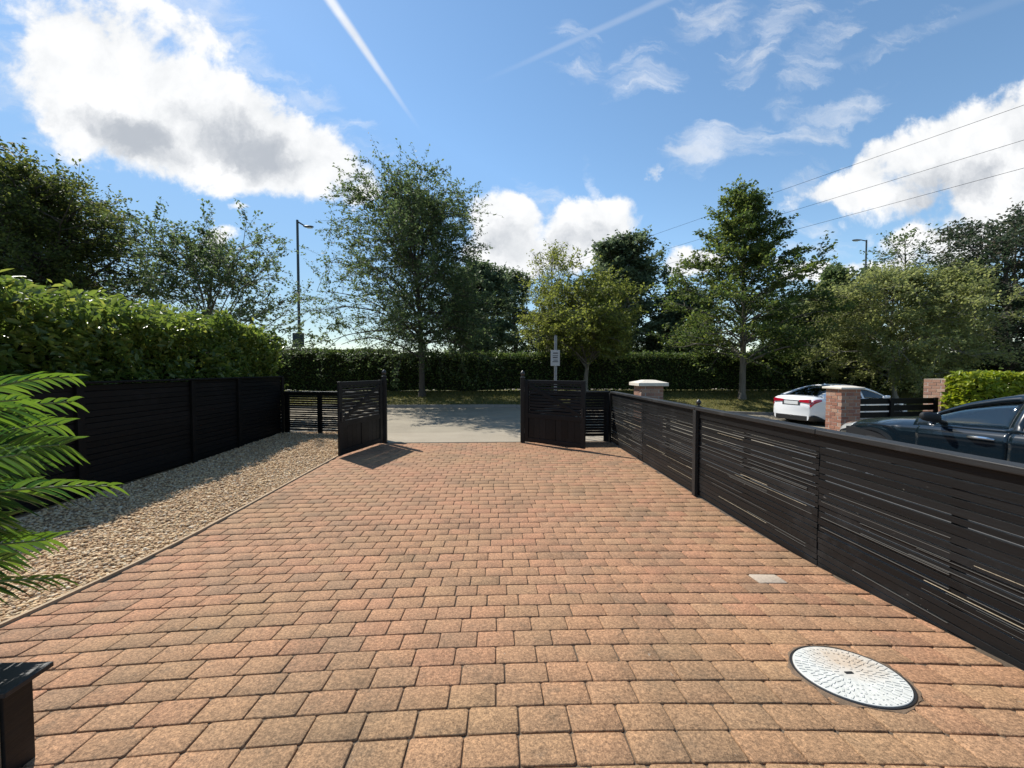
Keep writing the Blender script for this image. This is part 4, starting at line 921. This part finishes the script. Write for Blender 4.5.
# ------------------------------------------------------------------ cars
def interp(tab, x):
    xs = [a for a, _ in tab]; ys = [b_ for _, b_ in tab]
    if xs[0] > xs[-1]: xs, ys = xs[::-1], ys[::-1]
    return float(np.interp(x, xs, ys))
def sinterp(tab, x, w=.05): return (interp(tab, x-w)+2*interp(tab, x)+interp(tab, x+w))/4
def car(loc, rz, label, paint, glass, S, white=False):
    t = empty("parked_car", loc, rz); tag(t, label, "car", "parked cars")
    hl = S['L']/2; wf, wr, Rw = S['wf'], S['wr'], .335
    def zbot(x):
        zb = S['sill']+(.05*max(0, (abs(x)-hl+.5)/.5))
        for w in (wf, wr):
            d = abs(x-w)
            if d < .39: zb = max(zb, .335+math.sqrt(.39**2-d*d)-.0)
        return zb
    def section(x):
        Wd = sinterp(S['W'], x); H_ = sinterp(S['H'], x, .03); Sh = min(sinterp(S['S'], x), H_-.012); zb = min(zbot(x), Sh-.05)
        lp = lambda q: zb+(Sh-zb)*q
        return [(Wd*.93, zb), (Wd*.985, lp(.12)), (Wd, lp(.38)), (Wd*.995, lp(.62)), (Wd*.985, lp(.78)), (Wd*.992, lp(.86)), (Wd*.975, lp(.94)), (Wd*.935, Sh), (Wd*.80, Sh+(H_-Sh)*.55), (Wd*.5, Sh+(H_-Sh)*.9), (Wd*.25, H_-.002), (0, H_)]
    NS = 130; xs = [-hl+2*hl*(.5-.5*math.cos(math.pi*i/NS)) if False else -hl+2*hl*i/NS for i in range(NS+1)]
    rows = [section(x) for x in xs]; K = len(rows[0])
    mb = MB()
    for x, r in zip(xs, rows):
        for (y, z) in r: mb.v.append((x, y, z))
        for (y, z) in r[-2::-1]: mb.v.append((x, -y, z))
    m = 2*K-1
    for i in range(NS):
        for j in range(m-1): mb.f.append((i*m+j, i*m+j+1, (i+1)*m+j+1, (i+1)*m+j))
    mb.f.append(tuple(range(m))); mb.f.append(tuple(NS*m+j for j in range(m))[::-1])
    mb.build("body", paint, t, True)
    def surf(x, v, side=1, off=0.0):
        r = section(x); i = min(int(v), K-2); f = v-i; y = r[i][0]+(r[i+1][0]-r[i][0])*f; z = r[i][1]+(r[i+1][1]-r[i][1])*f
        ny, nz_ = (r[i+1][1]-r[i][1]), -(r[i+1][0]-r[i][0]); l_ = math.hypot(ny, nz_)+1e-6
        r2 = section(x+.01); y2 = r2[i][0]+(r2[i+1][0]-r2[i][0])*f
        return Vector((x+off*max(-1, min(1, (y-y2)/.01)), side*(y+off*ny/l_), z+off*nz_/l_))
    def patch(name, x0, x1, v0, v1, side, mat, off=.006, n=14, k_=8, taper=None, parent=t):
        p = MB()
        for i in range(n+1):
            x = x0+(x1-x0)*i/n; a, b_ = v0, v1
            if taper: a, b_ = taper(i/n, v0, v1)
            for j in range(k_+1): p.v.append(tuple(surf(x, a+(b_-a)*j/k_, side, off)))
        w = k_+1
        for i in range(n):
            for j in range(k_): p.f.append((i*w+j, i*w+j+1, (i+1)*w+j+1, (i+1)*w+j))
        o_ = p.build(name, mat, parent, True); so_ = o_.modifiers.new("depth", 'SOLIDIFY'); so_.thickness = .005; so_.offset = 0
        return o_
    # cabin
    xb, xf = S['cab']; rz_ = S['R']; xrt, xft = S['roof']
    def gsec(x, v):
        Rf = sinterp(rz_, x, .06); bz = min(sinterp(S['S'], x), sinterp(S['H'], x))-.01; bz = min(bz, Rf-.004)
        wb = sinterp(S['W'], x)*.925; full = S['roofz']-bz; fr = max(.02, min(1, (Rf-bz)/full)); wt = wb-(.235*fr)-.0
        if v <= .5:
            q = v/.5; zz = bz+(Rf-.075*fr-bz)*q; yy = wb+(wt-wb)*(q**1.25)
        else:
            q = (v-.5)/.5; a_ = q*math.pi/2; yy = wt*(1-q)**1.0 if False else wt*(1-q*q*.0-q); zz = Rf-.075*fr*(1-q)**2.3
        return yy, zz
    vg = [0, .05, .12, .2, .28, .36, .43, .5, .545, .6, .68, .76, .84, .92, 1]
    win = S['win']      # list of (x0,x1) side windows
    marks = sorted({xb, xf, xrt, xft, *[q for w in win for q in w]}); xg = []
    for a_, b_ in zip(marks[:-1], marks[1:]):
        n_ = max(1, int((b_-a_)/.05)); xg += [a_+(b_-a_)*i/n_ for i in range(n_)]
    xg.append(marks[-1])
    G = [[Vector((x, *gsec(x, v))) for v in vg] for x in xg]
    shell = MB(); panes = {}
    def addq(mb_, pts, mirror):
        if mirror: pts = [Vector((p.x, -p.y, p.z)) for p in pts][::-1]
        mb_.add(pts, [(0, 1, 2, 3)])
    for i in range(len(xg)-1):
        xm = (xg[i]+xg[i+1])/2
        for j in range(len(vg)-1):
            vm = (vg[j]+vg[j+1])/2; pts = [G[i][j], G[i][j+1], G[i+1][j+1], G[i+1][j]]
            key = None
            if .05 < vm < .43:
                for wi, (a_, b_) in enumerate(win):
                    if a_ < xm < b_: key = "side%d" % wi
            if vm > (.545 if not white else .6):
                if xm > xft+.02: key = "windscreen"
                elif xm < xrt-.02: key = "rear_window"
            for mir in (0, 1):
                kk = key if key in (None, "windscreen", "rear_window") else key+str(mir)
                if kk is None: addq(shell, pts, mir)
                else: addq(panes.setdefault(kk, MB()), pts, mir)
    def weld(mb_, name, mat, smooth=True, th=None):
        me = bpy.data.meshes.new(name); me.from_pydata(mb_.v, [], mb_.f); bm = bmesh.new(); bm.from_mesh(me); bmesh.ops.remove_doubles(bm, verts=bm.verts, dist=1e-4); bmesh.ops.recalc_face_normals(bm, faces=bm.faces); bm.to_mesh(me); bm.free()
        o_ = link(name, me, mat, t, smooth)
        if th: s_ = o_.modifiers.new("depth", 'SOLIDIFY'); s_.thickness = th; s_.offset = 0
        return o_
    weld(shell, "roof", paint, th=.03)
    for kk, mb_ in panes.items(): weld(mb_, kk if not kk.startswith("side") else "side_window", glass, th=.006)
    # pillar trims between side windows
    for (a_, b_), (c_, d_) in zip(win[:-1], win[1:]):
        lo_, hi_ = (b_, c_) if b_ < c_ else (d_, a_)
        for sd_ in (1, -1):
            p = MB(); q_ = 6
            for j in range(q_+1):
                for x in (lo_-.01, hi_+.01):
                    y, z = gsec(x, .05+.38*j/q_); p.v.append((x, sd_*(y+.006), z))
            for j in range(q_): p.f.append((2*j, 2*j+1, 2*j+3, 2*j+2))
            p.build("pillar_trim", M['plastic_black'], t)
    # wheels
    for x in (wf, wr):
        for sd_ in (1, -1):
            y = sd_*(interp(S['W'], x)-.13)
            wh = MB().lathe([(.22, -.105), (.315, -.105), (Rw, -.075), (Rw, .075), (.315, .105), (.22, .105)], (x, y, Rw), 36, 'Y').build("wheel", M['rubber'], t, True)
            rm = MB(); rm.lathe([(.225, .085), (.232, .108), (.21, .10), (.20, .06)], (0, 0, 0), 36, 'Y'); rm.lathe([(.065, .05), (.065, .095), (.04, .1)], (0, 0, 0), 20, 'Y')
            for s_ in range(10):
                a_ = s_*math.pi/5+.05; Mx = Matrix.Rotation(a_, 4, 'Y'); rm.box(.05, .213, .062, .092, -.016, .016, Mx)
            rm.v = [(vx+x, sd_*vy+y, vz+Rw) for vx, vy, vz in rm.v]; rm.build("rim", M['alloy'], wh, True)
            dk = MB().lathe([(.2, -.02), (.2, .05)], (x, y, Rw), 24, 'Y'); dk.build("brake_disc", M['plastic_black'], wh)
            MB().box(x-.42, x+.42, y-.16 if sd_ > 0 else y-.1, y+.1 if sd_ > 0 else y+.16, .62, .74).build("wheel_well", M['plastic_black'], t)
    MB().box(-hl+.25, hl-.3, -.7, .7, .2, .62).build("underbody", M['plastic_black'], t)
    # doors
    for sd_ in (1, -1):
        for (a_, b_) in S['doors']:
            d_ = patch("door", a_, b_, .9, 6.9, sd_, paint, .0025, 24, 22)
            hx = a_+.13; hp = surf(hx+.09, S.get('hv', 5.3), sd_, .03)
            hb = MB()
            hb.tube([surf(hx-.02, S.get('hv', 5.3), sd_, .002), surf(hx+.015, S.get('hv', 5.3), sd_, .038), surf(hx+.1, S.get('hv', 5.3), sd_, .046), surf(hx+.19, S.get('hv', 5.3), sd_, .04), surf(hx+.225, S.get('hv', 5.3), sd_, .002)], [.012, .015, .017, .015, .012], 8)
            hb.build("handle", paint if white else M['chrome'], d_, True)
        # belt trim
        bt = MB(); X0, X1 = S['cab'][0]+.25, S['cab'][1]-.22; pts = []
        for i in range(25):
            x = X0+(X1-X0)*i/24; y, z = gsec(x, .035); pts.append((x, sd_*(y+.006), z))
        bt.tube(pts, .009, 6); bt.build("belt_trim", M['plastic_black'] if not white else M['chrome'], t, True)
        # mirror
        mx = S['mx']; y, z = gsec(mx, .08); mm = MB()
        prof = [(-.0, .035), (.012, .075), (.06, .098), (.14, .098), (.195, .085), (.215, .055), (.22, .02)]
        base = len(mm.v); nn = 14
        for (dy_, r_) in prof:
            for j in range(nn):
                w = 2*math.pi*j/nn; mm.v.append((mx+.0+r_*.7*math.cos(w)*(1 if math.cos(w) > 0 else .45), sd_*(y+.05+dy_*1.05), z+.075+r_*.58*math.sin(w)+dy_*.12))
        for i in range(len(prof)-1):
            for j in range(nn): mm.f.append((i*nn+j, i*nn+(j+1) % nn, (i+1)*nn+(j+1) % nn, (i+1)*nn+j))
        mm.f.append(tuple(range(nn))); mm.f.append(tuple((len(prof)-1)*nn+j for j in range(nn))[::-1])
        mo = mm.build("wing_mirror", paint if white else M['plastic_black'], t, True)
        MB().tube([(mx+.02, sd_*(y-.02), z+.015), (mx+.025, sd_*(y+.09), z+.05)], [.03, .024], 8).build("mirror_stalk", M['plastic_black'], mo, True)
        if not white: patch("mirror_cap", 0, 0, 0, 0, sd_, paint) if False else None
        # lights
        patch("headlight", hl-.62, hl-.07, 4.6, 7.2, sd_, M['lens'], .006, 12, 6, lambda u, a, b_: (a+(.9*(1-u)), b_+.6*u))
        patch("taillight", -hl+.015, -hl+S['tl'], 4.0, 6.6, sd_, M['red_lens'], .007, 12, 6, lambda u, a, b_: (a+1.3*u, b_-.5*u))
    # interior
    for (x, w) in ((.05, .46), (-.85, 1.2)):
        for yy in ((.36, -.36) if w < 1 else (0,)):
            st = MB(); st.box(x-.05, x+.45, yy-w/2, yy+w/2, .38, .56)
            Mx = Matrix.Translation((x-.06, yy, .5)) @ Matrix.Rotation(R(-14), 4, 'Y'); st.box(-.07, .07, -w/2, w/2, 0, .56, Mx)
            if w < 1: st.box(-.05, .05, -.13, .13, .60, .78, Mx)
            st.build("seat", M['seat'], t, bevel=.03)
    dd = MB(); dd.box(.62, 1.0, -.66, .66, .62, .87); dd.build("dashboard", M['seat'], t, bevel=.05)
    sw = MB(); pts = [(.50+.09*math.sin(a_), -.36+.185*math.cos(a_), .87+.165*math.sin(a_)) for a_ in [2*math.pi*i/24 for i in range(25)]]; sw.tube(pts, .014, 6); sw.build("steering_wheel", M['plastic_black'], t, True)
    if white:
        for sd_ in (1, -1):
            lp = MB(); y0_, y1_ = .30, .655
            lp.add([(-hl-.012, sd_*y0_, .865), (-hl-.012, sd_*y1_, .84), (-hl+.03, sd_*(y1_+.06), .84), (-hl+.05, sd_*y0_, .865), (-hl-.004, sd_*y0_, .94), (-hl-.002, sd_*y1_, .97), (-hl+.035, sd_*(y1_+.06), .97), (-hl+.05, sd_*y0_, .94)],
                   [(0, 1, 5, 4), (1, 2, 6, 5), (2, 3, 7, 6), (3, 0, 4, 7), (4, 5, 6, 7), (3, 2, 1, 0)]); lp.build("taillight", M['red_lens'], t, bevel=.008)
    # plates, bumpers
    zr = S['plz']; rp = MB().box(-hl-.012, -hl+.006, -.26, .26, zr, zr+.115).build("number_plate", M['plate'], t, bevel=.003)
    rec = MB(); rec.box(-hl-.006, -hl+.10, -.34, .34, zr-.03, zr+.15); rec.build("plate_recess", M['sign_dark'] if white else M['plastic_black'], t, bevel=.01)
    MB().box(hl-.05, hl+.012, -.26, .26, .36, .475).build("number_plate", M['plate'], t, bevel=.003)
    MB().box(hl-.10, hl+.004, -.42, .42, .26, .56).build("grille", M['plastic_black'], t, bevel=.02)
    # rear valance
    for sd_ in (1, -1): pass
    n_ = 24; bp = MB()
    for lay, v_ in enumerate((0.0, .5, 1.0, 1.6)):
        for sd_ in (1,):
            pass
    patchL = patch("rear_valance", -hl+.003, -hl+.62, .0, 1.75, 1, M['plastic_black'], .008, 16, 5, lambda u, a, b_: (a, b_-1.1*u)); patch("rear_valance", -hl+.003, -hl+.62, .0, 1.75, -1, M['plastic_black'], .008, 16, 5, lambda u, a, b_: (a, b_-1.1*u))
    W_ = S['W'][-1][1] if S['W'][0][0] > 0 else S['W'][0][1]
    MB().box(-hl-.010, -hl+.05, -W_*.93, W_*.93, S['sill']+.02, S['sill']+.20).build("rear_bumper_insert", M['plastic_black'], t, bevel=.02)
    ex = MB()
    for yy in (.5, -.5): ex.lathe([(.045, -hl-.02), (.05, -hl-.02), (.05, -hl+.1)], (0, 0, 0), 14, 'Z')
    fin = MB(); fx = xrt+.12; z = gsec(fx, 1)[1]; fin.add([(fx-.09, -.012, z-.01), (fx-.09, .012, z-.01), (fx+.11, .02, z-.01), (fx+.11, -.02, z-.01), (fx-.075, -.004, z+.06), (fx-.075, .004, z+.06)], [(0, 1, 5, 4), (0, 4, 3), (1, 2, 5), (2, 3, 4, 5), (0, 3, 2, 1)]); fin.build("aerial", paint, t)
    return t
SED = dict(L=4.72, wf=1.40, wr=-1.40, sill=.20,
    W=[(2.36, .38), (2.33, .48), (2.26, .58), (2.1, .70), (1.8, .82), (1.4, .885), (.5, .915), (-.5, .915), (-1.4, .905), (-1.9, .87), (-2.15, .82), (-2.28, .75), (-2.34, .66), (-2.36, .58)],
    H=[(2.36, .50), (2.34, .60), (2.28, .70), (2.1, .81), (1.7, .89), (1.25, .95), (.9, .985), (.6, .985), (-1.4, 1.02), (-1.75, 1.07), (-2.1, 1.075), (-2.26, 1.05), (-2.32, .95), (-2.36, .62)],
    S=[(2.36, .46), (2.30, .60), (2.1, .715), (1.7, .80), (1.2, .865), (.6, .905), (0, .925), (-1, .955), (-1.8, .985), (-2.15, .98), (-2.28, .93), (-2.33, .80), (-2.36, .55)],
    cab=(-1.86, .82), roof=(-.98, .02), roofz=1.40, R=[(.82, .965), (.7, 1.03), (.35, 1.235), (.02, 1.345), (-.2, 1.385), (-.5, 1.405), (-.8, 1.385), (-1.1, 1.32), (-1.5, 1.19), (-1.86, 1.055)],
    win=[(-1.42, -1.07), (-1.02, -.26), (-.16, .60)], doors=[(-1.02, -.205), (-.19, .74)], mx=.47, tl=.36, plz=.72)
car((6.16, 4.22, -.08), R(90), "dark navy saloon car parked nose to the road beyond the driveway fence", M['paint_dark'], M['glass'], SED)
COUPE = dict(SED); COUPE.update(L=4.95, wf=1.5, wr=-1.42, plz=.77, tl=.34,
    W=[(2.475, .50), (2.42, .66), (2.2, .82), (1.8, .9), (.5, .935), (-.8, .935), (-1.5, .93), (-2.0, .89), (-2.25, .84), (-2.39, .78), (-2.45, .71), (-2.475, .64)],
    H=[(2.475, .50), (2.42, .66), (2.2, .78), (1.7, .875), (1.2, .94), (.9, .975), (-1.5, 1.04), (-1.9, 1.085), (-2.2, 1.085), (-2.36, 1.07), (-2.42, 1.0), (-2.475, .78)],
    S=[(2.475, .46), (2.40, .60), (2.1, .73), (1.6, .83), (1.0, .89), (0, .94), (-1, .97), (-1.9, 1.0), (-2.25, 1.0), (-2.38, .97), (-2.44, .86), (-2.475, .70)],
    cab=(-2.02, 1.18), roof=(-.95, .25), roofz=1.455, R=[(1.18, .96), (1.0, 1.05), (.6, 1.25), (.25, 1.38), (-.1, 1.44), (-.5, 1.46), (-.9, 1.43), (-1.2, 1.37), (-1.6, 1.235), (-2.02, 1.08)], win=[(-1.03, -.24), (-.14, .9)], doors=[(-1.12, -.19), (-.175, 1.0)], mx=.72)
h_ = R(14.5); P0 = at(815, 400, 13.5); c_, s_ = math.cos(h_), math.sin(h_)
cc = Vector((P0.x+2.475*c_-.86*s_, 13.5+2.475*s_+.86*c_, 0))
car((cc.x, cc.y, zroad(cc.x)), h_, "white saloon car with red tail lights on the road behind a brick pillar", M['paint_white'], M['glass_dark'], COUPE, True)

# ------------------------------------------------------------------ render settings
sc.view_settings.view_transform = 'Standard'; sc.view_settings.look = 'None'; sc.view_settings.gamma = 1
sc.view_settings.exposure = .58
sc.cycles.max_bounces = 8; sc.cycles.transparent_max_bounces = 12; sc.cycles.use_denoising = True
